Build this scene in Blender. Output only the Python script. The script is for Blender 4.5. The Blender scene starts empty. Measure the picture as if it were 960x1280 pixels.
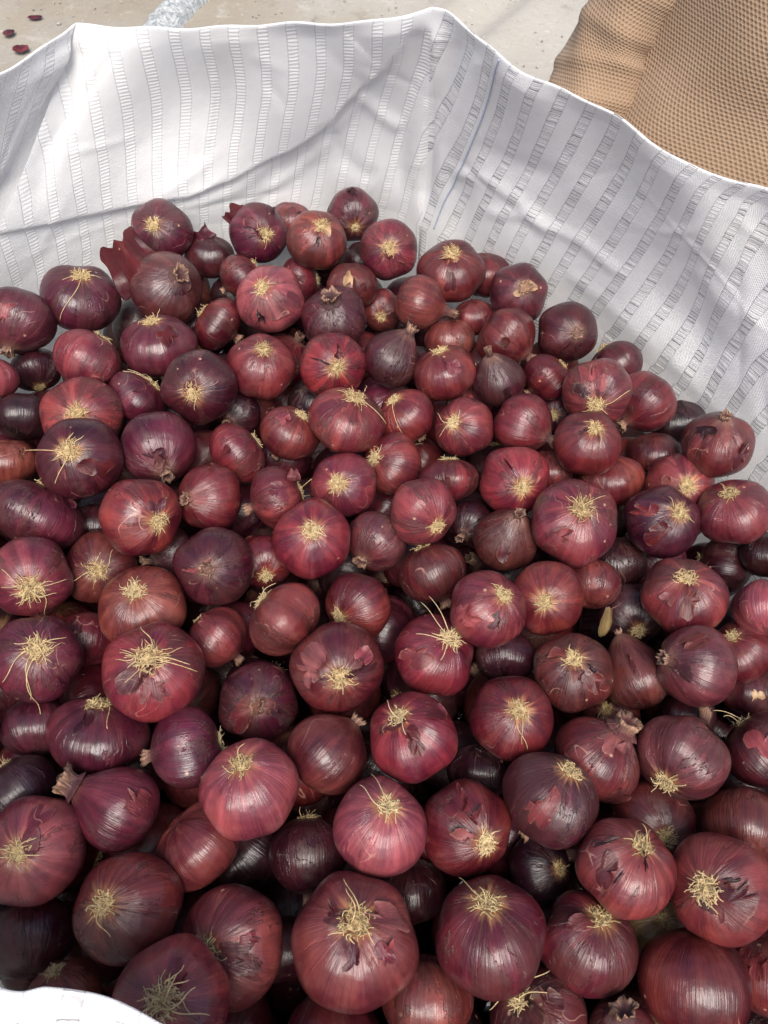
import bpy, math, random
import numpy as np
from mathutils import Vector

# ------------------------------------------------------------------ scene, camera, light
scene = bpy.context.scene
C = bpy.context.collection
CAM = np.array([0.0, 0.0, 1.586])
PITCH = math.radians(57.5)
FPX = 985.0
cd = bpy.data.cameras.new('camera'); cam = bpy.data.objects.new('camera', cd); C.objects.link(cam)
cam.location = CAM; cam.rotation_euler = (math.pi/2-PITCH, 0, 0)
cd.sensor_fit = 'VERTICAL'; cd.sensor_height = 24.0; cd.lens = FPX/1280*24.0
cd.clip_start = 0.02; cd.clip_end = 400
cd.dof.use_dof = True; cd.dof.focus_distance = 0.78; cd.dof.aperture_fstop = 14
scene.camera = cam
SUN_DIR = np.array([0.04, -0.50, 0.86]); SUN_DIR /= np.linalg.norm(SUN_DIR)
w = bpy.data.worlds.new('World'); scene.world = w; w.use_nodes = True
nt = w.node_tree; nt.nodes.clear()
sky = nt.nodes.new('ShaderNodeTexSky'); sky.sky_type = 'NISHITA'; sky.sun_disc = False
sky.sun_elevation = math.asin(SUN_DIR[2]); sky.sun_rotation = math.atan2(SUN_DIR[0], SUN_DIR[1])
sky.air_density = 1.0; sky.dust_density = 4.0; sky.ozone_density = 1.0
bg = nt.nodes.new('ShaderNodeBackground'); bg.inputs[1].default_value = 0.07
wo = nt.nodes.new('ShaderNodeOutputWorld')
nt.links.new(sky.outputs[0], bg.inputs[0]); nt.links.new(bg.outputs[0], wo.inputs[0])
sd = bpy.data.lights.new('sun', 'SUN'); sun = bpy.data.objects.new('sun', sd); C.objects.link(sun)
sd.energy = 1.5; sd.angle = math.radians(36); sd.color = (1.0, 0.965, 0.91)
sun.rotation_euler = Vector(SUN_DIR).to_track_quat('Z', 'Y').to_euler(); sun.location = (3, -3, 5)
scene.view_settings.view_transform = 'Standard'; scene.view_settings.look = 'None'
scene.view_settings.gamma = 1; scene.view_settings.use_curve_mapping = False
scene.view_settings.exposure = 1.55

# ------------------------------------------------------------------ helpers
FW = np.array([0, math.cos(PITCH), -math.sin(PITCH)]); UP = np.array([0, math.sin(PITCH), math.cos(PITCH)])
RT = np.array([1.0, 0, 0])
def ray(px, py):                      # unnormalised, depth 1 along the axis
    return FW + RT*(px-480)/FPX - UP*(py-640)/FPX
def U(px, py, z):
    d = ray(px, py); t = (z-CAM[2])/d[2]; return CAM+d*t
def norm(v): return v/(np.linalg.norm(v)+1e-12)
def smooth(a, b, x):
    t = np.clip((x-a)/(b-a), 0, 1); return t*t*(3-2*t)

def mesh_np(name, V, F, mat, attrs=None, uv=None, smooth_sh=True):
    me = bpy.data.meshes.new(name)
    V = np.asarray(V, dtype=np.float32)
    me.from_pydata(V.tolist(), [], F if isinstance(F, list) else F.tolist())
    if smooth_sh: me.polygons.foreach_set('use_smooth', np.ones(len(me.polygons), dtype=bool))
    if attrs:
        for k, (ty, arr) in attrs.items():
            a = me.attributes.new(k, ty, 'POINT')
            arr = np.asarray(arr, dtype=np.float32)
            a.data.foreach_set({'FLOAT_VECTOR': 'vector', 'FLOAT_COLOR': 'color', 'FLOAT': 'value'}[ty], arr.ravel())
    if uv is not None:
        l = me.uv_layers.new(name='UVMap')
        idx = np.zeros(len(me.loops), dtype=np.int32); me.loops.foreach_get('vertex_index', idx)
        l.data.foreach_set('uv', np.asarray(uv, dtype=np.float32)[idx].ravel())
    me.materials.append(mat); me.update()
    return me
def link(name, me, parent=None, label=None, cat=None, group=None, kind=None):
    o = bpy.data.objects.new(name, me); C.objects.link(o)
    if parent is not None: o.parent = parent
    if label: o['label'] = label
    if cat: o['category'] = cat
    if group: o['group'] = group
    if kind: o['kind'] = kind
    return o
def grid_faces(nu, nv, close_u=False):
    """verts indexed [v*nu+u]"""
    un = nu if close_u else nu-1
    u, v = np.meshgrid(np.arange(un), np.arange(nv-1)); u = u.ravel(); v = v.ravel(); u2 = (u+1) % nu
    return np.stack([v*nu+u, v*nu+u2, (v+1)*nu+u2, (v+1)*nu+u], 1)

class NT:
    def __init__(s, name):
        s.m = bpy.data.materials.new(name); s.m.use_nodes = True; s.t = s.m.node_tree; s.t.nodes.clear()
    def n(s, ty, **kw):
        nd = s.t.nodes.new(ty)
        for k, v in kw.items():
            if k.startswith('i_'):
                key = k[2:]; key = int(key) if key.isdigit() else key
                s.set(nd.inputs[key], v)
            else: setattr(nd, k, v)
        return nd
    def set(s, inp, v):
        if hasattr(v, 'is_output') or isinstance(v, bpy.types.NodeSocket): s.t.links.new(v, inp)
        else: inp.default_value = v
    def math(s, op, a, b=0.0, c=0.0, clamp=False):
        nd = s.n('ShaderNodeMath', operation=op, use_clamp=clamp); s.set(nd.inputs[0], a); s.set(nd.inputs[1], b); s.set(nd.inputs[2], c); return nd.outputs[0]
    def vmath(s, op, a, b=(0,0,0)):
        nd = s.n('ShaderNodeVectorMath', operation=op); s.set(nd.inputs[0], a); s.set(nd.inputs[1], b); return nd.outputs[0]
    def mix(s, f, a, b, blend='MIX'):
        nd = s.n('ShaderNodeMix', data_type='RGBA', blend_type=blend); s.set(nd.inputs[0], f); s.set(nd.inputs[6], a); s.set(nd.inputs[7], b); return nd.outputs[2]
    def noise(s, vec, scale=1.0, detail=2.0, rough=0.5, w=None, dist=0.0):
        nd = s.n('ShaderNodeTexNoise', noise_dimensions='4D' if w is not None else '3D')
        s.set(nd.inputs['Vector'], vec); s.set(nd.inputs['Scale'], scale); s.set(nd.inputs['Detail'], detail); s.set(nd.inputs['Roughness'], rough)
        s.set(nd.inputs['Distortion'], dist)
        if w is not None: s.set(nd.inputs['W'], w)
        return nd.outputs[0]
    def step(s, x, a, b):
        nd = s.n('ShaderNodeMapRange', interpolation_type='SMOOTHSTEP'); s.set(nd.inputs[0], x); s.set(nd.inputs[1], a); s.set(nd.inputs[2], b); return nd.outputs[0]
    def attr(s, name):
        return s.n('ShaderNodeAttribute', attribute_name=name)
    def bump(s, h, strength, dist, nrm=None):
        nd = s.n('ShaderNodeBump'); s.set(nd.inputs['Height'], h); nd.inputs['Strength'].default_value = strength; nd.inputs['Distance'].default_value = dist
        if nrm is not None: s.set(nd.inputs['Normal'], nrm)
        return nd.outputs[0]
    def out(s, sh):
        o = s.n('ShaderNodeOutputMaterial'); s.t.links.new(sh, o.inputs[0]); return s.m

# ------------------------------------------------------------------ materials
def onion_material(name, sheet=False):
    N = NT(name)
    mer = N.attr('mer').outputs['Vector']; tone = N.attr('tone').outputs['Color']
    par = N.n('ShaderNodeSeparateXYZ', i_0=N.attr('par').outputs['Vector'])
    rnd, pap, halo = par.outputs[0], par.outputs[1], par.outputs[2]
    sep = N.n('ShaderNodeSeparateXYZ', i_0=mer); psi = sep.outputs[2]        # 0 neck .. 1 root
    W = N.math('MULTIPLY', rnd, 91.7)
    def st(a, b):
        return N.n('ShaderNodeMapping', i_Vector=mer, i_Scale=(a, a, b)).outputs[0]
    big = N.noise(st(1.1, 2.2), 1.0, 4, 0.6, W)
    streak = N.noise(st(5.5, 0.9), 1.0, 3, 0.6, N.math('ADD', W, 3.1))
    fine = N.noise(st(17, 1.5), 1.0, 3, 0.65, N.math('ADD', W, 7.3))
    hair = N.noise(st(42, 2.2), 1.0, 2, 0.6, N.math('ADD', W, 9.9))
    # ragged papery layer: where the outer leaf is still there / torn away
    rag = N.noise(st(1.25, 2.0), 1.0, 7, 0.62, N.math('ADD', W, 21.0), 0.35)
    rag = N.math('ADD', rag, N.math('MULTIPLY', N.math('SUBTRACT', fine, 0.5), 0.10))
    th = N.math('SUBTRACT', 0.72, N.math('MULTIPLY', pap, 0.26))
    papm = N.step(rag, th, N.math('ADD', th, 0.012))
    rag2 = N.noise(st(1.6, 1.5), 1.0, 7, 0.6, N.math('ADD', W, 47.0), 0.3)
    thin = N.step(rag2, 0.60, 0.63)
    # colours derived from the onion's own tone
    hsv = lambda h, sa, v, c: N.n('ShaderNodeHueSaturation', i_Hue=h, i_Saturation=sa, i_Value=v, i_Color=c).outputs[0]
    col = N.mix(N.step(big, 0.36, 0.66), hsv(0.493, 1.0, 0.52, tone), hsv(0.512, 0.95, 1.22, tone))
    col = N.mix(N.math('MULTIPLY', thin, 0.55), col, hsv(0.515, 0.92, 1.45, tone))
    col = N.mix(N.math('MULTIPLY', papm, 0.7), col, N.mix(0.62, hsv(0.505, 0.95, 0.5, tone), (0.050, 0.014, 0.012, 1)))
    sv = N.math('MULTIPLY_ADD', N.step(streak, 0.33, 0.68), 0.50, 0.76)
    col = N.mix(1.0, col, N.n('ShaderNodeCombineColor', i_0=sv, i_1=sv, i_2=sv).outputs[0], 'MULTIPLY')
    fl = N.step(fine, 0.52, 0.74)
    col = N.mix(N.math('MULTIPLY', fl, 0.34), col, hsv(0.505, 0.90, 1.55, tone))
    hl = N.step(hair, 0.60, 0.74)
    nearroot = N.step(psi, 0.58, 0.93)
    col = N.mix(N.math('MULTIPLY', hl, N.math('MULTIPLY_ADD', nearroot, 0.42, 0.06)), col, (0.36, 0.16, 0.12, 1))
    # tan halo round the root plate and dry tan at the neck
    hm = N.math('ADD', psi, N.math('MULTIPLY', N.math('SUBTRACT', streak, 0.5), 0.30))
    hm = N.math('MULTIPLY', N.step(hm, 0.84, 0.97), halo)
    col = N.mix(hm, col, (0.38, 0.185, 0.075, 1))
    nm = N.step(N.math('ADD', psi, N.math('MULTIPLY', N.math('SUBTRACT', fine, 0.5), 0.16)), 0.15, 0.02)
    col = N.mix(N.math('MULTIPLY', nm, 0.6), col, (0.20, 0.10, 0.07, 1))
    # scuffs, specks and dust
    tc = N.n('ShaderNodeTexCoord').outputs['Object']
    tco = N.vmath('ADD', tc, N.n('ShaderNodeCombineXYZ', i_0=rnd, i_1=rnd, i_2=rnd).outputs[0])
    vo = N.n('ShaderNodeTexVoronoi', i_Vector=tco, i_Scale=75.0)
    spk = N.step(vo.outputs['Distance'], 0.13, 0.07)
    spk = N.math('MULTIPLY', spk, N.step(N.noise(tco, 48.0, 1), 0.57, 0.64))
    col = N.mix(N.math('MULTIPLY', spk, 0.65), col, (0.46, 0.27, 0.18, 1))
    dust = N.step(N.noise(tco, 34.0, 6, 0.7), 0.50, 0.75)
    col = N.mix(N.math('MULTIPLY', dust, 0.09), col, (0.32, 0.22, 0.19, 1))
    # scratches: thin pale curved lines
    sc = N.noise(tco, 19.0, 1, 0.4, None, 1.4)
    sc = N.math('ABSOLUTE', N.math('SUBTRACT', sc, 0.5)); sc = N.step(sc, 0.006, 0.001)
    sc = N.math('MULTIPLY', sc, N.step(N.noise(tco, 30.0, 2), 0.58, 0.68))
    col = N.mix(N.math('MULTIPLY', sc, 0.55), col, (0.42, 0.22, 0.17, 1))
    h = N.math('ADD', N.math('MULTIPLY', fine, 0.55), N.math('MULTIPLY', hair, 0.50))
    h = N.math('ADD', h, N.math('MULTIPLY', papm, 0.9))
    h = N.math('ADD', h, N.math('MULTIPLY', thin, -0.5))
    h = N.math('ADD', h, N.math('MULTIPLY', N.noise(tco, 90.0, 5, 0.65), 0.5))
    b = N.bump(h, 0.7, 0.0010)
    b = N.bump(N.noise(tco, 22.0, 3, 0.55), 0.6, 0.006, b)
    ro = N.math('MULTIPLY_ADD', N.noise(tco, 55.0, 4, 0.6), 0.34, 0.16)
    ro = N.math('ADD', ro, N.math('MULTIPLY', papm, 0.12)); ro = N.math('ADD', ro, N.math('MULTIPLY', dust, 0.20))
    p = N.n('ShaderNodeBsdfPrincipled'); N.set(p.inputs['Base Color'], col); N.set(p.inputs['Roughness'], ro); N.set(p.inputs['Normal'], b)
    p.inputs['Specular IOR Level'].default_value = 0.36
    p.inputs['Coat Weight'].default_value = 0.0 if sheet else 0.35; p.inputs['Coat Roughness'].default_value = 0.12; N.set(p.inputs['Coat Normal'], b)
    if sheet:
        tr = N.n('ShaderNodeBsdfTranslucent'); N.set(tr.inputs[0], col); N.set(tr.inputs['Normal'], b)
        ms = N.n('ShaderNodeMixShader', i_0=0.22); N.t.links.new(p.outputs[0], ms.inputs[1]); N.t.links.new(tr.outputs[0], ms.inputs[2])
        return N.out(ms.outputs[0])
    return N.out(p.outputs[0])
M_ONION = onion_material('onion_skin_glossy'); M_SKIN = onion_material('onion_skin_papery', True)

def root_material():
    N = NT('dry_roots'); at = N.attr('tone').outputs['Color']
    tc = N.n('ShaderNodeTexCoord').outputs['Object']
    v = N.noise(tc, 260.0, 2); col = N.mix(N.step(v, 0.3, 0.7), at, N.mix(0.5, at, (0.72, 0.58, 0.32, 1)))
    p = N.n('ShaderNodeBsdfPrincipled', i_Roughness=0.75); N.set(p.inputs['Base Color'], col)
    p.inputs['Specular IOR Level'].default_value = 0.25
    return N.out(p.outputs[0])
M_ROOT = root_material()
def neck_material():
    N = NT('dry_neck'); uv = N.attr('mer').outputs['Vector']; tone = N.attr('tone').outputs['Color']
    s = N.n('ShaderNodeSeparateXYZ', i_0=uv)
    f = N.noise(N.n('ShaderNodeMapping', i_Vector=uv, i_Scale=(9, 9, 0.8)).outputs[0], 1.0, 4, 0.65)
    tip = N.step(N.math('ADD', s.outputs[2], N.math('MULTIPLY', N.math('SUBTRACT', f, 0.5), 0.9)), 0.25, 0.9)
    col = N.mix(tip, tone, (0.34, 0.19, 0.12, 1))
    col = N.mix(N.math('MULTIPLY', N.step(f, 0.60, 0.42), 0.75), col, (0.05, 0.022, 0.018, 1))
    b = N.bump(f, 0.9, 0.0015)
    p = N.n('ShaderNodeBsdfPrincipled', i_Roughness=0.62); N.set(p.inputs['Base Color'], col); N.set(p.inputs['Normal'], b)
    return N.out(p.outputs[0])
M_NECK = neck_material()

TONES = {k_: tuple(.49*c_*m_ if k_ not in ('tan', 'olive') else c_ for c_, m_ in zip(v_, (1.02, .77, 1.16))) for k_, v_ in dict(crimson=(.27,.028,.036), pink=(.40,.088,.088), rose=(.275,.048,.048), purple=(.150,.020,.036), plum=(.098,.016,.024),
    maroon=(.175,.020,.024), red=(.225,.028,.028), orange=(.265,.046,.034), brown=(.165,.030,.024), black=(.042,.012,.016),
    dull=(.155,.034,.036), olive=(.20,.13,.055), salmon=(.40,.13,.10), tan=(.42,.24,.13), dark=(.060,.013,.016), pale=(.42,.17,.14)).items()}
# ------------------------------------------------------------------ onion geometry (unit onion: equatorial radius 1, neck +z, root -z)
def basis_from_axis(a, seed=0):
    a = norm(a); h = np.array([0, 0, 1.0]) if abs(a[2]) < .9 else np.array([1.0, 0, 0])
    x = norm(np.cross(h, a)); y = np.cross(a, x)
    c, s = math.cos(seed), math.sin(seed)
    return np.stack([x*c+y*s, -x*s+y*c, a], 1)          # columns: local axes in world
class Shape:
    def __init__(s, k, A, wd, rng):
        s.k = k; s.A = A; s.w = wd
        s.ph = rng.uniform(0, 6.28, 6); s.am = rng.uniform(.004, .026, 6); s.fl = rng.uniform(-.5, .5, 3)
    def rho(s, D):
        z = np.clip(D[..., 2], -1, 1); psi = np.arccos(z); th = np.arctan2(D[..., 1], D[..., 0])
        sn = np.sin(psi)
        k = np.where(z > 0, s.k*1.04, s.k*.97)
        # superellipse-like body, a bit boxy at the shoulders
        e = 2.08
        r = 1/((np.abs(sn))**e + (np.abs(z)/k)**e)**(1/e)
        r = r + s.A*np.exp(-(psi/s.w)**1.5)
        q = math.pi-psi
        r = r - .045*np.exp(-(q/.22)**2)                 # root pit
        lob = sum(s.am[i]*np.sin((i+2)*th+s.ph[i]+1.3*z*s.fl[i % 3]) for i in range(5))
        r = r*(1+lob*sn) + .02*s.fl[0]*z*sn
        return r
def dirs_attr(D):
    sn = np.sqrt(D[:, 0]**2+D[:, 1]**2)+1e-9
    return np.stack([D[:, 0]/sn, D[:, 1]/sn, np.arccos(np.clip(D[:, 2], -1, 1))/math.pi], 1)
def const_attr(n, tone, par):
    return {'tone': ('FLOAT_COLOR', np.tile(np.array([*tone, 1.0]), (n, 1))), 'par': ('FLOAT_VECTOR', np.tile(np.array(par, float), (n, 1)))}
def bulb_np(shape, nu, nv):
    v = np.linspace(0, 1, nv); psi = math.pi*(v + .06*np.sin(2*math.pi*v)*-1)
    psi = np.clip(psi, .012, math.pi-.012)
    th = np.linspace(0, 2*math.pi, nu, endpoint=False)
    T, P = np.meshgrid(th, psi)
    D = np.stack([np.sin(P)*np.cos(T), np.sin(P)*np.sin(T), np.cos(P)], -1).reshape(-1, 3)
    V = D*shape.rho(D)[:, None]
    F = grid_faces(nu, nv, True)[:, ::-1]
    return V, F, D
def close_caps(F, nu, nv):
    return F.tolist()+[list(range(nu)), list(range((nv-1)*nu, nv*nu))[::-1]]
def tubes_np(paths, radii, sides=4):
    """paths: list of (n,3); radii: list of (n,)"""
    V = []; F = []; off = 0; T = []
    for P, r in zip(paths, radii):
        P = np.asarray(P); n = len(P)
        tan = np.gradient(P, axis=0); tan /= np.linalg.norm(tan, axis=1)[:, None]+1e-9
        h = norm(np.array([.31, .52, .79])); x = np.cross(tan, h); x /= np.linalg.norm(x, axis=1)[:, None]+1e-9
        y = np.cross(tan, x); a = np.arange(sides)*2*math.pi/sides
        ring = P[:, None, :]+(x[:, None, :]*np.cos(a)[None, :, None]+y[:, None, :]*np.sin(a)[None, :, None])*np.asarray(r)[:, None, None]
        V.append(ring.reshape(-1, 3)); F += (grid_faces(sides, n, True)+off).tolist()
        F.append([off+i for i in range(sides)][::-1]); F.append([off+(n-1)*sides+i for i in range(sides)])
        T.append(np.repeat(np.linspace(0, 1, n), sides)); off += n*sides
    return np.concatenate(V), F, np.concatenate(T)
def root_paths(shape, R, rng, n, size):
    """short curly dry roots round the root plate (-z); local coords"""
    k = shape.k; z0 = -k*.97+.03; P = []; Rd = []
    for i in range(n):
        a = rng.uniform(0, 6.283); rr = .19*size**.5*math.sqrt(rng.uniform(0, 1))
        p = np.array([rr*math.cos(a), rr*math.sin(a), z0+.02])
        out = np.array([math.cos(a), math.sin(a), 0])
        spread = rng.uniform(.1, 1.0)*(.4+rr*4)
        d = norm(out*spread*.8+np.array([0, 0, -.75])+rng.normal(0, .6, 3))
        L = rng.uniform(.07, .18)*size*(2.0 if rng.random() < .10 else 1); ns = 6
        pts = [p*R]; curl = rng.normal(0, .5, 3)
        for j in range(ns):
            d = norm(d+curl*.7+rng.normal(0, .38, 3)+out*.06+np.array([0, 0, .22*j/ns]))
            p = p+d*L/ns
            rho = shape.rho(norm(p)[None])[0]*1.022; l = np.linalg.norm(p)
            if l < rho: p = p*(rho/l)
            pts.append(p*R)
        P.append(np.array(pts)); r0 = rng.uniform(.0095, .0145)*R
        Rd.append(np.linspace(r0, r0*.5, ns+1))
    return P, Rd
def neck_np(shape, R, nl, rng, bend, wid=1.0):
    nu, nv = 22, 11; base = (shape.k*1.04+shape.A); r0 = .165*wid
    th = np.linspace(0, 2*math.pi, nu, endpoint=False); V = []; mer = []
    ph = rng.uniform(0, 6.28, 3); jag = rng.uniform(.0, .12, nu)
    for j in range(nv):
        t = j/(nv-1); z = base*.90+t*(nl+base*.10)
        r = r0*(1.35-.5*smooth(0, .35, t)+.16*smooth(.6, 1, t))
        cr = 1+(.10+.22*t)*(.6*np.sin(5*th+ph[0]+3*t)+.5*np.sin(9*th+ph[1]-2*t)+.3*np.sin(2*th+ph[2]))
        zz = z+(jag*t**3 if j == nv-1 else 0)*np.ones(nu)
        bx = bend[0]*t*t*nl; by = bend[1]*t*t*nl
        V.append(np.stack([r*cr*np.cos(th)+bx, r*cr*np.sin(th)+by, zz], 1)); mer.append(np.stack([np.cos(th), np.sin(th), np.full(nu, t)], 1))
    for q, (rr, dz) in enumerate([(.62, -.05), (.25, -.10)]):     # sunk dry centre
        V.append(np.stack([r*rr*cr*np.cos(th)+bx, r*rr*cr*np.sin(th)+by, np.full(nu, z+dz*(1+0*q))], 1)); mer.append(np.stack([np.cos(th), np.sin(th), np.full(nu, .35-.2*q)], 1))
    V = np.concatenate(V)*R; F = grid_faces(nu, nv+2, True).tolist(); F.append([(nv+1)*nu+i for i in range(nu)])
    return V, F, np.concatenate(mer)
def peel_np(shape, n0, a, b, curl, rng, lift=.014):
    """a torn leaf of skin lying on the bulb round direction n0; a along the meridian, b across it"""
    n0 = norm(n0); ax = np.array([0, 0, 1.0]); em = ax-n0*n0.dot(ax)
    if np.linalg.norm(em) < .05: em = np.array([1.0, 0, 0])
    em = norm(em); ep = np.cross(n0, em)
    nu, nv = 72, 9; al = np.linspace(0, 2*math.pi, nu, endpoint=False)
    rag = 1+.20*np.sin(2*al+rng.uniform(0, 6))
    m_ = rng.integers(10, 17); ca_ = np.sort(rng.uniform(0, 6.283, m_)); hv = np.where(rng.random(m_) < .5, rng.uniform(.30, .62, m_), rng.uniform(.85, 1.35, m_)); rag = rag*np.interp(al, ca_, hv, period=2*math.pi)+rng.uniform(-.05, .05, nu)
    cl = np.clip(.35+.9*np.sin(al+rng.uniform(0, 6))+.5*np.sin(3*al+rng.uniform(0, 6)), 0, 1.5)
    D = [n0[None]]; L = [np.array([lift])]
    for j in range(1, nv):
        t = j/(nv-1)
        sx = np.sign(np.cos(al))*np.abs(np.cos(al))**.8; sy = np.sign(np.sin(al))*np.abs(np.sin(al))**.8
        d = n0[None]+(em[None]*(sx*a*t*rag)[:, None]+ep[None]*(sy*b*t*rag)[:, None])
        D.append(d/np.linalg.norm(d, axis=1)[:, None])
        L.append(lift*(1-.75*t**6)+curl*(t**3)*cl+rng.uniform(0, .004, nu)*(t > .8))
    D = np.concatenate(D); L = np.concatenate(L)
    V = D*(shape.rho(D)+L)[:, None]
    F = [[0, 1+i, 1+(i+1) % nu] for i in range(nu)]
    g = grid_faces(nu, nv-1, True)+1; F += g[:, ::-1].tolist()
    return V, F, D
def tone_edge(at, tone, nu=72):
    T = at['tone'][1]; q_ = (.5+.5*np.sin(np.arange(nu)*.33+tone[0]*90))[:, None]*.30; T[-nu:, :3] = np.array(TONES['tan'])*q_+np.array(tone)*(1-q_); return at
def to_world_me(M, c, V): return V@M.T+c

RCOL = [(.38,.265,.13), (.42,.305,.155), (.33,.225,.105), (.45,.34,.19)]
EMPT = {}
def make_onion(spec, idx, c, R):
    """spec: dict; c world centre; R metres"""
    rng = np.random.default_rng(1000+idx); rs = spec
    k = rs['k']*.91; R = R*.985; ty = rs['t']; A = rs.get('A', .10 if ty == 'n' else .05); nl = rs.get('nl', .22 if ty == 'n' else .16 if ty == 'r' else .06)
    wd = .50 if A > .3 else .34
    sh = Shape(k, A, wd, rng)
    # axis: put the root (or neck tip) on the ray through its pixel
    H = (k*.97 if ty != 'n' else k*1.04+A+nl*.8)*R
    if 'pole' in rs:
        d = norm(ray(*rs['pole'])); oc = c-CAM; tc = oc.dot(d); m2 = oc.dot(oc)-tc*tc
        if m2 < H*H: hit = CAM+d*(tc-math.sqrt(H*H-m2)); a = norm(hit-c)
        else: a = norm(CAM+d*tc-c)
        if ty == 'h':
            v = norm(CAM-c); a = norm(a-v*(a.dot(v)-.34))
    else: a = norm(np.array(rs['axis'], float))
    axis = a if ty == 'n' else -a
    M = basis_from_axis(axis, rng.uniform(0, 6.28))
    root = link('red_onion', None, None, rs['label'], 'onion', rs.get('group', 'red onions heaped in the bag'))
    root.location = c; root.empty_display_size = .01
    from mathutils import Matrix
    root.rotation_mode = 'QUATERNION'; root.rotation_quaternion = Matrix(M.tolist()).to_quaternion()
    tone = np.array(TONES[rs['tone']])*rng.uniform(.9, 1.12)*np.array([1, rng.uniform(.85, 1.2), rng.uniform(.85, 1.2)])
    par = (rng.uniform(), rs.get('pap', rng.uniform(.25, .8)), rs.get('halo', rng.uniform(.25, .8) if ty == 'r' else 0))
    nu, nv = (60, 38) if R*FPX/np.linalg.norm(c-CAM) > 45 else (48, 30)
    if rs.get('low'): nu, nv = 34, 22
    V, F, D = bulb_np(sh, nu, nv); at = const_attr(len(V), tone, par); at['mer'] = ('FLOAT_VECTOR', dirs_attr(D))
    link('bulb', mesh_np('bulb', V*R, close_caps(F, nu, nv), M_ONION, at), root)
    # roots
    size = rs.get('rt', 1.0)
    if ty in 'r' or rs.get('bothroots'):
        n = int(92*size**.6)
        P, Rd = root_paths(sh, R, rng, n, size)
        Minv = M.T
        for q, tgt in enumerate(rs.get('long', [])):
            d = norm(ray(*tgt)); oc = c-CAM; tcn = oc.dot(d); m2 = oc.dot(oc)-tcn*tcn; RR = 1.06*R
            e = CAM+d*(tcn-(math.sqrt(RR*RR-m2) if m2 < RR*RR else 0)); e = Minv@(e-c)
            s0 = np.array([rng.normal(0, .05), rng.normal(0, .05), -k*.97])*R; n_ = 14; pts = []
            side = norm(np.cross(e-s0, s0))*rng.uniform(-.16, .16)*np.linalg.norm(e-s0)
            for j in range(n_+1):
                t = j/n_; p = s0*(1-t)+e*t+side*math.sin(t*math.pi*1.5)+np.array([0, 0, -1])*R*.10*math.sin(t*math.pi)
                dl = np.linalg.norm(p); lim = sh.rho((p/dl)[None])[0]*R*1.03
                if dl < lim: p = p*lim/dl
                pts.append(p)
            P.append(np.array(pts)); r0 = .0135*R; Rd.append(np.linspace(r0, r0*.55, n_+1))
        Vr, Fr, T = tubes_np(P, Rd, 4)
        rc = np.array(RCOL[rng.integers(4)])*rng.uniform(.8, 1.1)
        link('roots', mesh_np('roots', Vr, Fr, M_ROOT, const_attr(len(Vr), rc, par)), root)
        # root plate
        th = np.linspace(0, 2*math.pi, 14, endpoint=False); rings = []
        for rr, dz in [(.17, .03), (.15, -.012), (.09, -.03), (.02, -.035)]:
            w_ = 1+rng.uniform(-.15, .15, 14)
            rings.append(np.stack([rr*w_*np.cos(th), rr*w_*np.sin(th), np.full(14, -k*.97+.045+dz)], 1))
        Vp = np.concatenate(rings)*R*np.array([size**.3, size**.3, 1]); Fp = grid_faces(14, 4, True)[:, ::-1].tolist()+[[42+i for i in range(14)][::-1]]
        link('root_plate', mesh_np('root_plate', Vp, Fp, M_ROOT, const_attr(len(Vp), (.16, .095, .04), par)), root)
    if ty == 'n' or nl > .1:
        Vn, Fn, mer = neck_np(sh, R, nl, rng, rng.normal(0, .5, 2)*(.8 if nl > .2 else .2), rs.get('nw', 1.0))
        at = const_attr(len(Vn), tone*np.array([.8, 1.0, .9]), par); at['mer'] = ('FLOAT_VECTOR', mer)
        link('neck', mesh_np('neck', Vn, Fn, M_NECK, at), root)
    # torn skin
    peels = list(rs.get('peels', []))
    for p in peels:
        px, py, s, tn = p[:4]; curl = (p[4] if len(p) > 4 else .05)+.03; asp = p[5] if len(p) > 5 else .75
        d = norm(ray(px, py)); oc = c-CAM; tcn = oc.dot(d); m2 = oc.dot(oc)-tcn*tcn
        hit = CAM+d*(tcn-math.sqrt(max(R*R-m2, 0))); n0 = M.T@norm(hit-c)
        sz = .9*s/(R*FPX/tcn)
        Vp, Fp, Dp = peel_np(sh, n0, sz, sz*asp, curl, rng)
        at = tone_edge(const_attr(len(Vp), np.array(TONES[tn]), (rng.uniform(), .2, 0)), TONES[tn]); at['mer'] = ('FLOAT_VECTOR', dirs_attr(Dp))
        link('skin_flake', mesh_np('skin_flake', Vp*R, Fp, M_SKIN, at), root)
    if not rs.get('low'):
        for q in range(rs.get('auto', 1 if rng.random() < .55 else 0)):
            v = M.T@norm(norm(CAM-c)+rng.normal(0, .55, 3)); s = rng.uniform(.22, .5)
            if abs(v[2]) > .93: continue
            f = [.62, 1.3, .8, 1.15][rng.integers(4)]
            Vp, Fp, Dp = peel_np(sh, v, s, s*rng.uniform(.4, .9), rng.uniform(.01, .08), rng, .010)
            at = tone_edge(const_attr(len(Vp), tone*f+.006*f, (rng.uniform(), .3, 0)), tone*f); at['mer'] = ('FLOAT_VECTOR', dirs_attr(Dp))
            link('skin_flake', mesh_np('skin_flake', Vp*R, Fp, M_SKIN, at), root)
    # flaps of loose skin that stand off the bulb: (base px, tip px, width px, tone)
    for fl in rs.get('flaps', []):
        bpx, tpx, wpx, tn = fl; dep = (c-CAM).dot(FW)
        Rp = R*FPX/dep
        def at_px(p, toward):
            d = ray(*p); return CAM+d*(dep-toward*R)
        B = at_px(bpx, .55); Tn = at_px(tpx, .35); sidev = norm(np.cross(Tn-B, CAM-B)); wid = wpx/FPX*dep
        nu_, nv_ = 9, 10; Vf = []; vn = norm(CAM-B); jag = np.where(rng.random(nu_) < .5, rng.uniform(-.30, -.08, nu_), rng.uniform(.0, .16, nu_))
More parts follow.
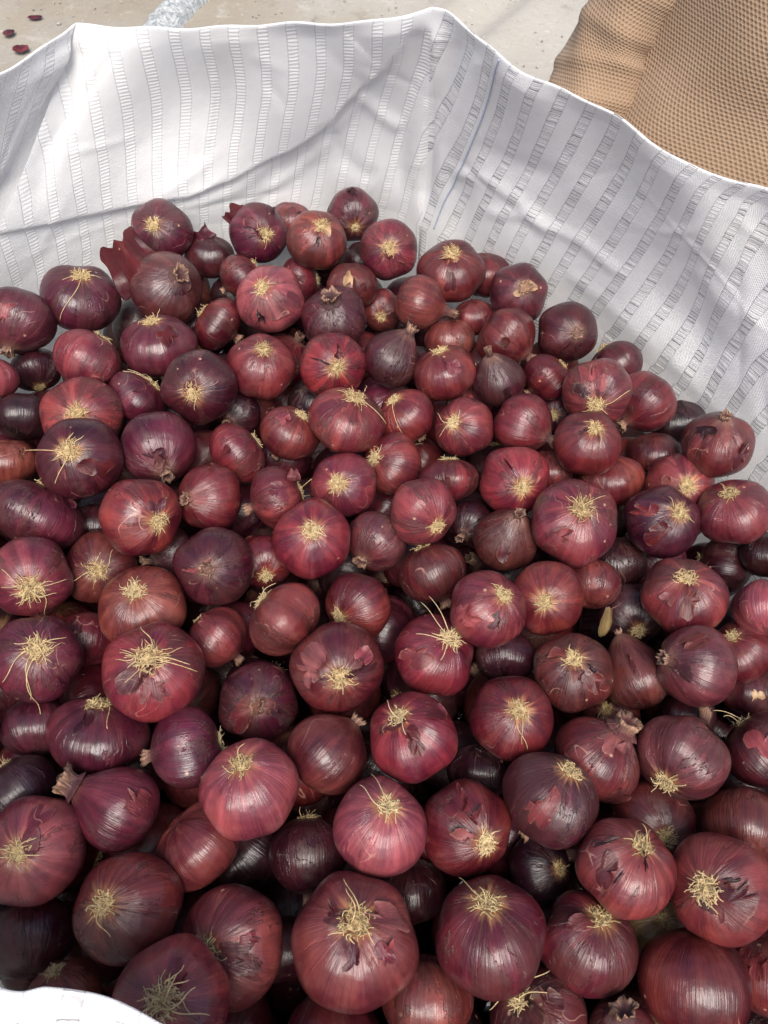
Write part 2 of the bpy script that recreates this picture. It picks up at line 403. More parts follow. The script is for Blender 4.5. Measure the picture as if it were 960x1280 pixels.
        for j in range(nv_):
            t = j/(nv_-1)
            for i in range(nu_):
                u = i/(nu_-1)-.5
                p = B*(1-t)+Tn*t+sidev*u*wid*(1.0-.08*t+.12*math.sin(5*t+idx))+(Tn-B)*(jag[i]*t**3)
                p = p+vn*(wid*.5*(u*u*-1.6+.12*math.sin(7*t+3*u)+.18*math.sin(11*u+idx))+R*.25*math.sin(t*2.6))
                Vf.append(M.T@(p-c))
        Vf = np.array(Vf); Df = np.stack([np.tile(np.linspace(0, 1, nu_), nv_), np.zeros(nu_*nv_)+.3, np.repeat(np.linspace(.3, .6, nv_), nu_)], 1)
        at = const_attr(len(Vf), np.array(TONES[tn]), (rng.uniform(), .3, 0)); at['mer'] = ('FLOAT_VECTOR', Df)
        ob = link('loose_skin', mesh_np('loose_skin', Vf, grid_faces(nu_, nv_), M_SKIN, at), root)
        md = ob.modifiers.new('thickness', 'SOLIDIFY'); md.thickness = .0004
        md2 = ob.modifiers.new('sub', 'SUBSURF'); md2.levels = 1; md2.render_levels = 1
    return root
# ------------------------------------------------------------------ the onions in view: x, y, radius (photo px), flatness k, end that shows (r root, n neck, h none), its px, tone, depth layer, label, extras
O = []
def o(x, y, R, k, t, px, py, tone, lay, label, **kw):
    O.append(dict(x=x, y=y, Rp=R, k=k, t=t, pole=(px, py), tone=tone, lay=lay, label=label, **kw))
# back rows against the white wall
o(202,290,39,.92,'r',192,281,'purple',0,'round purple onion against the back wall, leftmost of those touching it, above torn red skin')
o(208,361,47,.85,'n',226,342,'dull',0,'dull red onion with a shrivelled neck and a big torn skin standing on its left',nl=.14,nw=1.3,flaps=[((186,356),(142,300),66,'maroon')],peels=[(228,356,15,'plum',.03)])
o(262,320,31,.9,'h',262,290,'plum',1,'dark onion tucked behind, between two round ones at the back left',flaps=[((258,305),(243,286),32,'purple')])
o(101,372,49,.80,'r',102,344,'purple',0,'purple onion by the left wall with one long root hanging down its front',long=[(79,402)])
o(22,400,46,.9,'n',10,440,'dull',0,'dull grey pink onion at the left edge beside the white fabric',nl=.1,peels=[(5,392,16,'pink',.03)])
o(110,449,42,.92,'r',130,418,'rose',0,'smooth rosy onion with a bluish shine, root peeping over its upper right rim',nl=.3)
o(198,431,48,.78,'r',190,401,'purple',0,'flattened purple onion with a white shine and its root tuft on top',peels=[(210,415,16,'maroon',.05)])
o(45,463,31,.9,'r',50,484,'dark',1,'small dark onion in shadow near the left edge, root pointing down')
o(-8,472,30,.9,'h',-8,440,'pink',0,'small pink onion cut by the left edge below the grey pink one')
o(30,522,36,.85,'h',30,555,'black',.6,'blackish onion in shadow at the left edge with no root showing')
o(103,521,51,.75,'r',95,517,'rose',.3,'rosy onion half covered by a dark peeling one just below it')
o(172,497,37,.85,'r',192,479,'purple',.4,'small purple onion with combed long roots lying on its top right',long=[(155,466),(160,463),(170,466)])
o(250,484,47,.97,'r',240,490,'plum',-.2,'very dark glossy onion with a bright root tuft facing the camera',peels=[(238,482,16,'crimson',.0)],long=[(247,512)])
o(272,404,36,.75,'r',247,385,'maroon',.5,'small maroon onion with its root turned to the left, below the shrivelled neck onion')
o(301,345,29,.9,'r',323,327,'maroon',.5,'small smooth onion behind the pale pink one, root at its top right')
o(323,292,37,.97,'r',332,293,'purple',.1,'purple onion with a torn crimson flap sticking up at its left side',flaps=[((312,292),(288,260),30,'maroon')],peels=[(322,285,14,'purple',.08)])
o(364,276,27,.9,'h',364,255,'rose',.9,'little rosy onion mostly hidden behind the orange one at the back')
o(396,300,38,.93,'r',402,281,'orange',0,'orange tinted onion at the back with a brown blotch under its root',peels=[(398,300,9,'dark',.0,.4),(403,281,17,'tan',.01,.9)])
o(441,269,33,.97,'r',444,284,'dull',.3,'dusky onion highest against the back wall, its dark root facing down',rt=.6)
o(486,312,37,.98,'r',486,311,'rose',0,'reddish onion in the back right corner with its root straight at the camera',peels=[(488,330,14,'pink',.05)])
o(564,339,43,.82,'r',565,315,'maroon',0,'flat dark red onion with a tan ring of torn skin round its root',peels=[(565,315,15,'tan',.05,.9)])
o(338,374,43,.95,'r',328,359,'pink',-.2,'pale pink onion in the back left with a dark bruise under its root',peels=[(325,396,15,'dark',.02,.5),(340,380,24,'salmon',.01)])
o(375,350,29,.85,'r',397,347,'maroon',.5,'small maroon onion squeezed behind the pale pink one, root to its right')
o(440,357,33,.92,'h',440,330,'brown',.5,'brownish onion with whitish torn skin edges behind the twisted neck',peels=[(440,350,15,'tan',.07,.5),(450,362,16,'brown',.03)])
o(418,398,42,.88,'n',412,368,'plum',.1,'dark plum onion with a twisted papery neck pointing up at the back',nl=.25,nw=1.5,peels=[(412,372,13,'dull',.12)])
o(523,379,35,.93,'n',572,393,'orange',0,'smooth orange red onion lying sideways with its cut neck to the right',nl=.34,A=.22,nw=1.0)
o(487,452,36,.95,'n',515,410,'plum',.1,'plum coloured teardrop onion with its neck leaning to the upper right',nl=.14,A=.42,nw=1.2,pap=.9)
o(327,458,43,.93,'r',330,436,'red',0,'shiny round red onion below the bruised pale pink one')
o(416,457,42,.95,'r',421,459,'crimson',0,'pink red onion with a black crack across its left side',peels=[(396,449,15,'dark',.02,.16),(425,440,10,'maroon',.08)])
o(556,466,42,.83,'r',549,438,'red',0,'flat glossy onion with a pink strip of skin peeled below its root',peels=[(566,458,13,'pink',.09,.6)])
o(562,424,32,.9,'h',562,395,'orange',.8,'small orange striped onion behind the glossy one with a peeled strip')
o(434,525,49,.82,'r',444,497,'rose',-.4,'broad rosy onion on top of the others with a wide frayed root tuft',rt=1.3,long=[(482,530)])
o(507,520,37,.92,'r',492,499,'crimson',.2,'crimson onion tucked right behind the broad rosy one',long=[(505,545)])
o(363,541,38,.92,'r',377,518,'red',.2,'red onion left of the broad rosy one, root at its top right corner',peels=[(352,520,14,'pink',.02)])
o(297,566,41,.80,'r',321,549,'red',.2,'smooth red onion with its root on the upper right rim, above the dark necked one')
o(580,534,38,.95,'r',567,528,'rose',.1,'orange rosy onion with radiating pale roots right of the crimson one',long=[(545,520),(548,545)])
o(489,580,40,.90,'r',467,573,'orange',.2,'orange onion with its big root tuft turned to the left',rt=1.15)
o(430,606,42,.88,'r',422,604,'rose',.2,'rosy onion with a broad tan root patch right in its centre',rt=1.25,halo=1.0)
o(347,622,42,.82,'r',379,610,'rose',.1,'rosy onion with its root on the right side and a skin flap standing above',flaps=[((368,602),(366,586),16,'salmon')],peels=[(350,612,16,'pink',.04)],long=[(405,585)])
o(561,599,38,.76,'r',560,569,'red',.3,'smooth red onion with a small root crown on its very top')
o(529,640,45,.87,'r',547,658,'rose',.0,'pale brownish pink onion with its root on the lower right')
o(390,674,50,.95,'r',390,663,'crimson',-.5,'bright crimson onion in the middle of the heap with a neat tan root disc',pap=.0,auto=0,halo=.5,rt=1.1)
o(471,676,40,.93,'n',451,702,'dull',.1,'dull onion whose dried cut neck points down at the camera',nl=.08,A=.06,nw=1.35)
o(541,715,45,.86,'r',526,680,'brown',.2,'smooth orange brown onion with its root hidden at the top left',auto=0)
o(590,655,30,.9,'n',576,672,'dark',1.0,'dark onion deep in a gap showing only a brown stubby neck',nl=.25)
o(631,676,41,.92,'n',650,641,'brown',.4,'brown teardrop onion with torn skin, its neck pointing up behind the big red one',nl=.12,A=.40,pap=1.0,peels=[(632,690,14,'dull',.04)])
o(269,708,50,.95,'n',258,712,'plum',0,'plum onion with a star of torn skin round its short neck',nl=.04,A=.03,nw=1.0,peels=[(256,702,9,'salmon',.12),(240,714,10,'pink',.06,.3)])
o(263,622,43,.90,'n',231,624,'maroon',.1,'maroon onion with its dry cracked neck turned to the left',nl=.1,peels=[(243,623,12,'salmon',.06)])
o(198,559,48,.97,'n',209,595,'purple',.0,'large dusky purple onion whose silvery neck skin points downward',nl=.12,A=.12,peels=[(206,572,18,'dull',.03,.5)])
o(177,646,51,.97,'r',198,652,'crimson',-.3,'large pinkish crimson onion with torn skin around the root on its right',peels=[(200,632,14,'purple',.04)])
o(100,573,53,.92,'r',85,563,'plum',-.1,'dark onion peeling to show red skin, with wild roots curling left',rt=1.2,peels=[(120,582,26,'maroon',.02),(74,588,14,'salmon',.04,.5)],long=[(31,562),(88,540),(70,605)])
o(12,577,34,.9,'h',12,545,'orange',.7,'small orange red onion at the left edge above the long flat one')
o(46,643,62,.68,'r',66,607,'purple',0,'long flat onion lying at the left edge with its roots on the top rim',pap=.9,long=[(42,598)])
o(38,721,51,.95,'r',38,736,'rose',-.1,'rosy onion at the left edge with a spider of long pale roots',rt=1.7,long=[(0,715),(84,724),(63,767),(20,755),(70,745)])
o(126,710,46,.88,'r',121,713,'brown',.8,'brown onion in a hollow with long roots spreading sideways',rt=1.2,long=[(88,726),(145,690),(125,690)])
o(178,758,55,.83,'r',168,739,'orange',.1,'orange brown flat onion with a compact root tuft near the top',halo=.4)
o(192,839,63,.90,'r',187,822,'crimson',-.4,'large bright crimson onion with thick roots, two trailing to the right',rt=1.6,long=[(247,840),(238,829),(181,782)],peels=[(190,864,22,'rose',.01)])
o(270,796,41,.9,'r',245,772,'rose',.7,'smooth rosy onion with a little black and yellow root at its upper left',rt=.7)
o(46,823,55,.96,'r',47,812,'purple',-.2,'purple onion near the left edge with roots trailing far down its side',rt=1.4,long=[(32,874),(0,850),(83,795),(20,800),(40,900)])
o(330,702,36,.9,'r',332,720,'red',.9,'onion half hidden between two big ones, showing a tan root tuft',rt=1.1)
o(355,773,50,.84,'r',322,745,'red',-.1,'glossy red egg like onion with its root at the far upper left',rt=1.2,long=[(345,728),(311,760)],auto=0)
o(447,758,44,.90,'r',424,772,'red',.2,'brownish red shiny onion with its root low on the left',long=[(440,780)],auto=0)
o(422,834,58,.95,'r',426,848,'maroon',-.3,'big maroon onion with an orange sheet of torn skin on its left',peels=[(388,835,30,'salmon',.04,.9),(455,818,12,'pink',.05)],long=[(430,868),(405,845)])
o(543,818,53,.88,'r',563,797,'crimson',-.2,'pink crimson onion with long roots sweeping up past its top',rt=1.3,peels=[(520,818,22,'rose',.06)],long=[(523,753),(536,745),(520,795),(548,822)])
o(610,761,50,.93,'r',630,744,'rose',-.3,'striped pinkish onion with a grey blue bruise on its lower right',peels=[(622,778,16,'plum',.01,.6)])
o(684,747,47,.96,'r',681,752,'red',-.1,'smooth brick red onion with its root in the middle, right of the striped one',auto=0,long=[(668,765)])
o(740,731,37,.9,'h',740,765,'orange',.7,'small orange onion half hidden behind the brick red one')
o(718,652,56,.83,'r',729,635,'rose',-.4,'big flat rosy onion on the right with roots splayed like a star',rt=1.2,long=[(757,620),(752,652),(712,622)],halo=.4)
o(643,601,45,.95,'r',654,609,'crimson',.0,'crimson onion with a torn seam running down to its root',peels=[(636,585,18,'rose',.07,.35)])
o(684,589,32,.9,'h',684,560,'red',.8,'small red onion peeking out behind the crimson seamed one')
o(763,600,41,.85,'h',763,560,'orange',.6,'orange brown onion with a soft shine behind the big flat rosy one',auto=0)
o(734,554,43,.93,'r',744,535,'maroon',-.2,'dark glossy onion with a golden root tuft pointing up on the right',long=[(752,560)])
o(746,491,44,.90,'r',745,506,'rose',-.1,'dusky pink onion with a dark bruise and one long root going right',peels=[(727,489,13,'dark',.02),(750,470,18,'pink',.02)],long=[(788,490)])
o(806,502,41,.90,'n',776,532,'maroon',.3,'maroon onion behind the dusky pink one with a yellowish neck at bottom left',nl=.14,A=.14)
o(653,530,40,.92,'n',692,551,'maroon',.1,'brownish onion with its dry neck pointing to the lower right',nl=.16,A=.2,pap=.8)
o(695,515,27,.9,'r',692,519,'plum',1.0,'half hidden onion behind, showing tan roots between two bigger ones')
o(623,478,34,.95,'n',610,436,'plum',.3,'dark teardrop onion with a thin neck pointing straight up',nl=.34,A=.40,nw=.7,pap=.8)
o(632,421,39,.90,'n',665,449,'maroon',.1,'maroon onion with its wrinkled neck drooping to the lower right',nl=.12,A=.2)
o(684,471,31,.9,'r',705,453,'maroon',.4,'small maroon onion with its root on the upper right shoulder')
o(709,415,38,.97,'n',722,416,'plum',.0,'dull plum onion by the right wall with a crusty ring shaped neck',nl=.03,A=.02,nw=1.1,auto=0)
o(648,367,37,.97,'n',657,359,'dull',.0,'dull pink onion near the back corner with a tan flaky neck facing up',nl=.04,A=.02,nw=1.3,peels=[(655,360,13,'tan',.06)])
o(607,343,32,.9,'h',607,315,'maroon',.7,'dark onion half hidden behind the tan ringed one by the corner')
o(593,396,26,.9,'h',593,370,'red',.9,'small brown red onion in the gap under the tan flaky neck onion')
o(769,457,36,.88,'r',752,433,'plum',.6,'dark onion pressed against the right wall with its root at upper left')
o(848,528,34,.9,'h',848,500,'black',1.0,'nearly black onion in shade beside the glossy pointed one')
o(897,556,44,.93,'n',907,520,'maroon',.0,'glossy deep red onion with a pointed papery top against the right wall',nl=.05,A=.16,peels=[(925,570,18,'plum',.05),(880,535,16,'dark',.03)],auto=0)
o(818,566,34,.8,'h',818,535,'brown',.6,'small brown onion below the nearly black one by the right wall')
o(850,608,43,.92,'r',859,607,'rose',.2,'orange mottled onion with a star shaped pale root, near the right wall',halo=1.0,peels=[(838,603,12,'orange',.02)])
o(828,652,47,.93,'r',850,640,'plum',.0,'dark onion with a jagged crimson patch of torn skin beside its root',peels=[(810,640,20,'crimson',.06,.6),(830,665,22,'maroon',.04)])
o(918,639,46,.85,'r',911,616,'rose',.0,'rosy flat onion near the right edge with a golden root tuft on top',auto=0)
o(905,706,38,.9,'r',873,700,'dark',1.0,'dark onion behind the pink striped one, roots on its left')
o(960,692,34,.9,'h',960,660,'dark',.9,'dark onion cut by the right edge under the rosy flat one')
o(855,745,52,.88,'r',858,722,'rose',-.3,'pink striped onion with a smooth orange panel below its root',peels=[(862,752,22,'orange',.02,.9),(835,747,13,'salmon',.05)])
o(961,762,43,.9,'h',961,805,'pink',.3,'brownish pink onion cut by the right edge, no root showing')
o(788,768,42,.9,'r',798,789,'dark',1.3,'dark onion in a deep gap with tan roots hanging down')
o(797,850,43,.95,'n',772,788,'brown',.5,'red brown onion with a tall pointed top leaning left',nl=.05,A=.55,nw=.7,peels=[(790,830,12,'brown',.05,.3)],auto=0)
o(716,840,50,.95,'r',717,823,'brown',-.1,'reddish brown onion with cracked skin lifting on its right side',pap=.9,peels=[(745,850,18,'maroon',.08),(700,815,15,'orange',.05),(742,835,10,'dark',.02,.3)])
o(872,833,51,.95,'n',829,822,'dull',-.1,'dull brown pink onion with dried neck bits at its left side',nl=.08,A=.1,peels=[(870,800,24,'brown',.03,.4)])
o(925,815,40,.93,'r',914,795,'maroon',.5,'maroon onion just right of and behind the dull brown pink one')
o(632,822,38,.9,'h',632,860,'dark',.9,'dark shiny onion in the shadow beneath the striped pinkish one')
o(640,897,53,.96,'r',649,888,'maroon',-.1,'maroon onion with a bundle of roots hanging straight down to its rim',long=[(653,937),(655,930)],halo=.8)
o(515,920,57,.93,'r',497,896,'crimson',-.3,'large crimson onion with dark torn patches and a curly root tuft',peels=[(520,925,18,'maroon',.02),(482,905,22,'rose',.03),(545,880,24,'rose',.02)],long=[(482,876),(509,917)])
o(408,943,53,.95,'n',449,897,'brown',.1,'smooth dark onion striped orange brown, its neck at the upper right',nl=.08,A=.14,auto=0,pap=.2)
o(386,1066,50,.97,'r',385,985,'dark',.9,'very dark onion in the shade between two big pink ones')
o(323,877,50,.95,'n',321,882,'plum',.4,'dark plum onion with a red triangle of skin at its lower left',nl=.03,A=.02,peels=[(306,895,24,'red',.07),(330,885,14,'dull',.08)])
o(312,985,62,.97,'r',301,954,'pink',-.4,'large smooth pink onion left of centre with a small root tuft near the top',auto=0,pap=.1,long=[(304,928)])
o(235,935,52,.88,'r',281,926,'purple',.1,'glossy purple onion with streaked shine and its root on the right rim',auto=0)
o(123,916,62,.78,'r',125,878,'purple',.1,'flattened purple onion with its root tuft on top and a scratched shoulder',long=[(140,910)],peels=[(100,900,20,'plum',.03,.4)])
o(45,911,42,.9,'h',45,950,'plum',.8,'dusky plum onion in shadow beneath the one with trailing roots')
o(152,1012,52,.95,'n',76,976,'purple',.0,'purple red onion with a thick neck pointing left and a bright shine',nl=.30,A=.42,nw=1.8,peels=[(168,1005,20,'rose',.03)])
o(247,1055,63,.74,'h',200,1010,'orange',.2,'smooth orange brown onion with no root showing, under the large pink one',auto=0,pap=.1)
o(22,990,50,.9,'r',-8,948,'black',.5,'blackish onion at the left edge above the big pink one')
o(40,1063,66,.96,'r',22,1066,'pink',-.3,'big rosy onion at the left edge with a purple sheen and flat root disc',long=[(45,1045),(50,1069)],peels=[(40,1030,30,'pink',.02)])
o(160,1134,67,.96,'r',128,1131,'maroon',-.1,'big dark purple brown onion in the lower left with a narrow root tuft',long=[(134,1174),(107,1138)],pap=.8,auto=0)
o(38,1172,55,.9,'h',38,1220,'plum',.8,'dark purple onion in shadow above the white fabric edge')
o(80,1243,46,.9,'r',68,1213,'orange',.7,'orange onion almost hidden behind the white fabric at lower left',long=[(78,1205),(62,1228)])
o(215,1249,72,.95,'r',203,1250,'rose',-.4,'purple onion at the bottom left with long straight pale roots',rt=1.5,long=[(222,1216),(246,1240),(235,1222),(200,1225),(260,1275)],peels=[(228,1215,20,'rose',.05)])
o(288,1182,72,.80,'r',256,1188,'rose',.1,'large orange rosy onion with its root on the left and a torn purplish skin',peels=[(315,1170,14,'pink',.05),(300,1200,30,'dull',.02)],long=[(246,1168)])
o(350,1185,45,.9,'h',350,1150,'dark',1.1,'dark onion deep in the gap left of the biggest pink one')
o(475,1033,60,.98,'r',484,1007,'pink',-.4,'smooth pink onion with a yellow blush and one thick root curling up',auto=0,pap=.05,halo=1.0,long=[(463,967),(446,985),(480,1028)])
o(443,1176,80,.98,'r',444,1152,'rose',-.4,'biggest onion at bottom centre with patches of pale and purple torn skin',rt=1.2,peels=[(492,1150,32,'salmon',.03,.6),(442,1200,26,'purple',.03,.7),(482,1192,15,'pink',.05),(415,1140,18,'dull',.05)],long=[(433,1097),(438,1110),(470,1178)])
o(583,1035,58,.95,'r',608,1054,'maroon',.0,'maroon onion with crumbling pink skin above its root',peels=[(575,1000,26,'rose',.10),(600,1025,16,'rose',.12),(585,1045,14,'salmon',.12)])
o(689,997,60,.96,'r',714,963,'plum',-.2,'big dark onion with a ragged pink patch on its front',pap=1.0,halo=.9,peels=[(675,1010,26,'rose',.02,.8)],auto=0)
o(745,948,54,.92,'n',786,903,'rose',.1,'rosy brown onion with pale crumpled skin and a torn neck at upper right',nl=.18,A=.25,nw=1.8,peels=[(770,930,22,'salmon',.10,.5)])
o(851,947,56,.92,'r',831,978,'dull',.0,'dull pinkish onion with its root hanging at the bottom and neck above',nl=.35,A=.3,rt=1.2,long=[(857,980),(812,972)])
o(815,1030,54,.88,'r',834,1047,'brown',.5,'plain brown onion in the gap under the one with hanging root',auto=0)
o(783,1083,62,.88,'r',803,1056,'orange',-.2,'brick orange onion with a dark cracked ring around its root',peels=[(812,1072,13,'dark',.03,.35),(758,1050,14,'dark',.02,.3),(772,1100,14,'dark',.02,.12)],long=[(803,1030)])
o(901,1110,66,.92,'r',880,1110,'orange',-.2,'two toned onion near the right edge, orange above and dark maroon below',peels=[(905,1135,34,'maroon',.01,1.2),(915,1100,14,'dark',.02,.3)],rt=1.3,long=[(893,1144),(905,1126)])
o(935,1037,58,.9,'h',935,1090,'brown',.4,'brown onion at the right edge behind the two toned one')
o(955,936,51,.9,'r',922,896,'plum',.2,'plum onion at the right edge with a thin root hooked over its top left',peels=[(955,930,20,'pink',.03)],long=[(892,888),(905,895)])
o(613,1169,71,.97,'r',609,1127,'maroon',-.3,'big maroon onion at the bottom with a thin root curling over its top',long=[(571,1098),(600,1108)],halo=.9,auto=0)
o(736,1178,62,.93,'r',752,1147,'maroon',.0,'dark maroon onion with a fan of golden roots, at the lower right',pap=.9,peels=[(718,1155,18,'rose',.03)])
o(820,1166,45,.9,'r',831,1150,'olive',.9,'olive brown onion wedged in a low gap with a yellowish root')
o(868,1227,68,.98,'h',868,1160,'maroon',-.1,'big smooth maroon onion at the bottom right with no root showing',auto=0,pap=.1)
o(960,1216,56,.9,'h',960,1160,'orange',.8,'orange brown onion cut by the right edge near the bottom')
o(672,1274,63,.93,'r',650,1248,'dull',.1,'dull onion at the bottom edge with long pale roots drawn over its top',peels=[(690,1260,26,'brown',.03)],long=[(683,1210),(612,1258),(684,1240)])
o(778,1300,46,.93,'n',772,1256,'dull',.2,'onion at the bottom edge with a straw coloured cut neck pointing up',nl=.42,nw=1.9,auto=0)
o(533,1247,58,.93,'h',533,1190,'orange',.3,'orange striped glossy onion at the bottom edge beside the big maroon one',auto=0)
o(412,1290,55,.9,'h',412,1240,'maroon',.8,'dark red onion peeking up at the bottom edge below the biggest one')
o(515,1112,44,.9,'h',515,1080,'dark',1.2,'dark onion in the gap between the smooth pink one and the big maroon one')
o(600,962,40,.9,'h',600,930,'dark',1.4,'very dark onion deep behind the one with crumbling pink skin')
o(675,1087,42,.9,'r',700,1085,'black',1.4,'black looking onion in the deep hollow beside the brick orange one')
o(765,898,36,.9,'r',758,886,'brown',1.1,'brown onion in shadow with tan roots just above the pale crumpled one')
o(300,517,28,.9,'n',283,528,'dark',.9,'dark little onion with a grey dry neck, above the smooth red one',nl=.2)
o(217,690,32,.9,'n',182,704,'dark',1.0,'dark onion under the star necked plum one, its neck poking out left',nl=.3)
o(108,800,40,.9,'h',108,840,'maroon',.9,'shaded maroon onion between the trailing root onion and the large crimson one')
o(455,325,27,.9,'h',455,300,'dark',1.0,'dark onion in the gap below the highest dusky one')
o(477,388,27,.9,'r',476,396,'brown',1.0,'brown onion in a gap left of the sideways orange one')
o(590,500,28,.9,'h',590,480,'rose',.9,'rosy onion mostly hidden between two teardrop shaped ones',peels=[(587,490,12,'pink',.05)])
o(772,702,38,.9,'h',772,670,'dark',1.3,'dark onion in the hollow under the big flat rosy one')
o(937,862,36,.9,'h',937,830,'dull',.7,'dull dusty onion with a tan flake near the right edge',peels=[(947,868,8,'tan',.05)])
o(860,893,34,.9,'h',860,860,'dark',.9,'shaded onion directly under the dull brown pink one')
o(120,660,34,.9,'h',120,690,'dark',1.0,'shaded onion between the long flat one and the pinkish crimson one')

# depth: slide every onion along its own line of sight until neighbours rest against each other
n = len(O)
Ru = np.array([norm(ray(s['x'], s['y'])) for s in O]); cosd = Ru@FW
lay = np.array([s['lay'] for s in O])
ang = np.array([s['Rp'] for s in O])/FPX*cosd*1.0           # sin of angular radius, approx
zpr = 1.0-.034*lay
T0 = (zpr-CAM[2])/Ru[:, 2]; T = T0.copy()
SIZE = .0355
kk = np.array([s['k'] for s in O])
for it in range(500):
    Rm = ang*T; P = CAM+Ru*T[:, None]
    dP = P[:, None]-P[None]; D = np.linalg.norm(dP, axis=2)+np.eye(n)
    want = (Rm[:, None]*(.5+.5*kk[:, None])+Rm[None]*(.5+.5*kk[None]))*.945
    over = want-D; np.fill_diagonal(over, -1)
    force = np.zeros(n)
    for i, j in zip(*np.where(np.triu(over > 0))):
        s = np.sign(lay[j]-lay[i]) or (np.sign(T[j]-T[i]) or 1)       # deeper layer moves away
        lat = D[i, j]; mv = min(over[i, j]*.5, .002)
        force[j] += s*mv; force[i] -= s*mv
    T += .35*force + .03*(T0-T)
    T = np.clip(T, T0-.05, T0+.11)
Rm = ang*T; P = CAM+Ru*T[:, None]
# ------------------------------------------------------------------ bulk bag
def catmull(P, m):
    """closed Catmull-Rom through P, m samples per span"""
    P = np.asarray(P, float); n_ = len(P); out = []
    for i in range(n_):
        p0, p1, p2, p3 = P[i-1], P[i], P[(i+1) % n_], P[(i+2) % n_]
        for t in np.arange(m)/m:
            out.append(.5*((2*p1)+(-p0+p2)*t+(2*p0-5*p1+4*p2-p3)*t*t+(-p0+3*p1-3*p2+p3)*t**3))
    return np.array(out)
def W3(x, y, z): return np.array([x, y, z], float)
RB = [  # (rim point, (x, y) of the wall where the onions meet it, samples to the next)
 (U(95,32,1.20), (-.46,.62), 30), (U(140,36,1.20), (-.39,.70), 26), (U(190,37,1.202), (-.31,.765), 34), (U(260,34,1.205), (-.215,.80), 34),
 (U(330,33,1.208), (-.14,.82), 34), (U(400,32,1.212), (-.075,.835), 30), (U(465,26,1.217), (-.025,.838), 26), (U(515,17,1.223), (.015,.825), 12), (U(540,12.5,1.225), (.045,.80), 10),
 (U(562,21,1.224), (.07,.775), 20), (U(602,54,1.22), (.095,.755), 24), (U(650,87,1.215), (.135,.72), 26), (U(700,113,1.212), (.175,.685), 28), (U(755,141,1.21), (.22,.645), 28),
 (U(805,172,1.208), (.265,.59), 28), (U(860,206,1.205), (.315,.525), 30), (U(915,227,1.202), (.345,.47), 24), (U(965,245,1.20), (.375,.42), 30), (U(1060,296,1.20), (.42,.33), 24),
 (W3(.50,.26,1.19), (.46,.22), 20), (W3(.51,.10,1.18), (.47,.09), 18), (W3(.46,-.04,1.16), (.43,-.04), 16), (W3(.34,-.12,1.11), (.33,-.13), 16), (W3(.15,-.135,1.10), (.16,-.16), 16),
 (W3(.0,-.085,1.11), (.0,-.17), 16), (U(245,1318,1.115), (-.10,-.15), 14), (U(190,1276,1.12), (-.15,-.13), 14), (U(130,1246,1.125), (-.19,-.11), 14), (U(62,1232,1.13), (-.24,-.08), 14),
 (U(-5,1229,1.135), (-.29,-.05), 16), (W3(-.27,.045,1.15), (-.37,.03), 16), (W3(-.37,.16,1.17), (-.45,.14), 16), (W3(-.44,.32,1.19), (-.51,.28), 16), (W3(-.455,.48,1.19), (-.54,.42), 16),
 (U(-110,165,1.195), (-.535,.52), 16), (U(-50,122,1.20), (-.51,.57), 20), (U(10,86,1.20), (-.49,.595), 22), (U(58,59,1.20), (-.475,.61), 24)]
def loop_pts(K):
    A = np.array(K); n_ = len(A); out = []
    for i in range(n_):
        p0, p1, p2, p3 = A[i-1], A[i], A[(i+1) % n_], A[(i+2) % n_]
        if i in (0,): p0 = p1-(p2-p1)                       # keep the corners sharp
        if i == n_-1: p3 = p2+(p2-p1)
        if i == 8: p0 = p1-(p2-p1)*.5
        if i == 7: p3 = p2+(p2-p1)*.5
        m = RB[i][2]*1
        for t in np.arange(m)/m:
            out.append(.5*((2*p1)+(-p0+p2)*t+(2*p0-5*p1+4*p2-p3)*t*t+(-p0+3*p1-3*p2+p3)*t**3))
    return np.array(out)
rim = loop_pts([r[0] for r in RB]); base = loop_pts([np.array([r[1][0], r[1][1], .97]) for r in RB])
NS = len(rim); kidx = np.cumsum([0]+[r[2] for r in RB]); I_CR, I_RR, I_END = 0, kidx[8], kidx[19]
NTT = 92; G = np.zeros((NTT, NS, 3))
tt = np.linspace(0, 1, NTT)
nrm = np.gradient(rim, axis=0); nrm = np.stack([-nrm[:, 1], nrm[:, 0], 0*nrm[:, 0]], 1)
nrm = np.array([norm(v) for v in nrm])
cen = np.array([-.02, .33, 0]); flip = np.sign(np.sum((cen-rim)*nrm*np.array([1, 1, 0]), 1)); nin = nrm*flip[:, None]     # inward
for j, t in enumerate(tt):
    G[j] = base*(1-t)+rim*t - nin*(.018*math.sin(math.pi*t))[..., None] if False else base*(1-t)+rim*t-nin*.016*math.sin(math.pi*t)
def project(P):
    d = P-CAM; z = d@FW; return np.stack([480+FPX*d[..., 0]/z, 640-FPX*(d@UP)/z], -1)
PX = project(G)
def seg_dist(PX, line):
    """signed distance (px) to a polyline, and the arc fraction"""
    best = np.full(PX.shape[:-1], 1e9); sg = np.zeros_like(best); fr = np.zeros_like(best); n_ = len(line)-1
    for i in range(n_):
        a = np.array(line[i], float); b = np.array(line[i+1], float); ab = b-a
        t = ((PX-a)@ab)/(ab@ab); tcl = np.clip(t, 0, 1); q = a+tcl[..., None]*ab; d = np.linalg.norm(PX-q, axis=-1)
        s = np.sign(ab[0]*(PX[..., 1]-a[1])-ab[1]*(PX[..., 0]-a[0]))
        m = d < best; best = np.where(m, d, best); sg = np.where(m, s, sg); fr = np.where(m, (i+tcl)/n_, fr)
    return best*sg, fr
disp = np.zeros((NTT, NS)); up_t = tt[:, None]
visible = (np.arange(NS) < kidx[18]) | (np.arange(NS) > kidx[34]); rear = np.zeros(NS, bool); rear[:I_RR] = True
right = np.zeros(NS, bool); right[I_RR:kidx[19]] = True; leftc = np.arange(NS) > kidx[33]
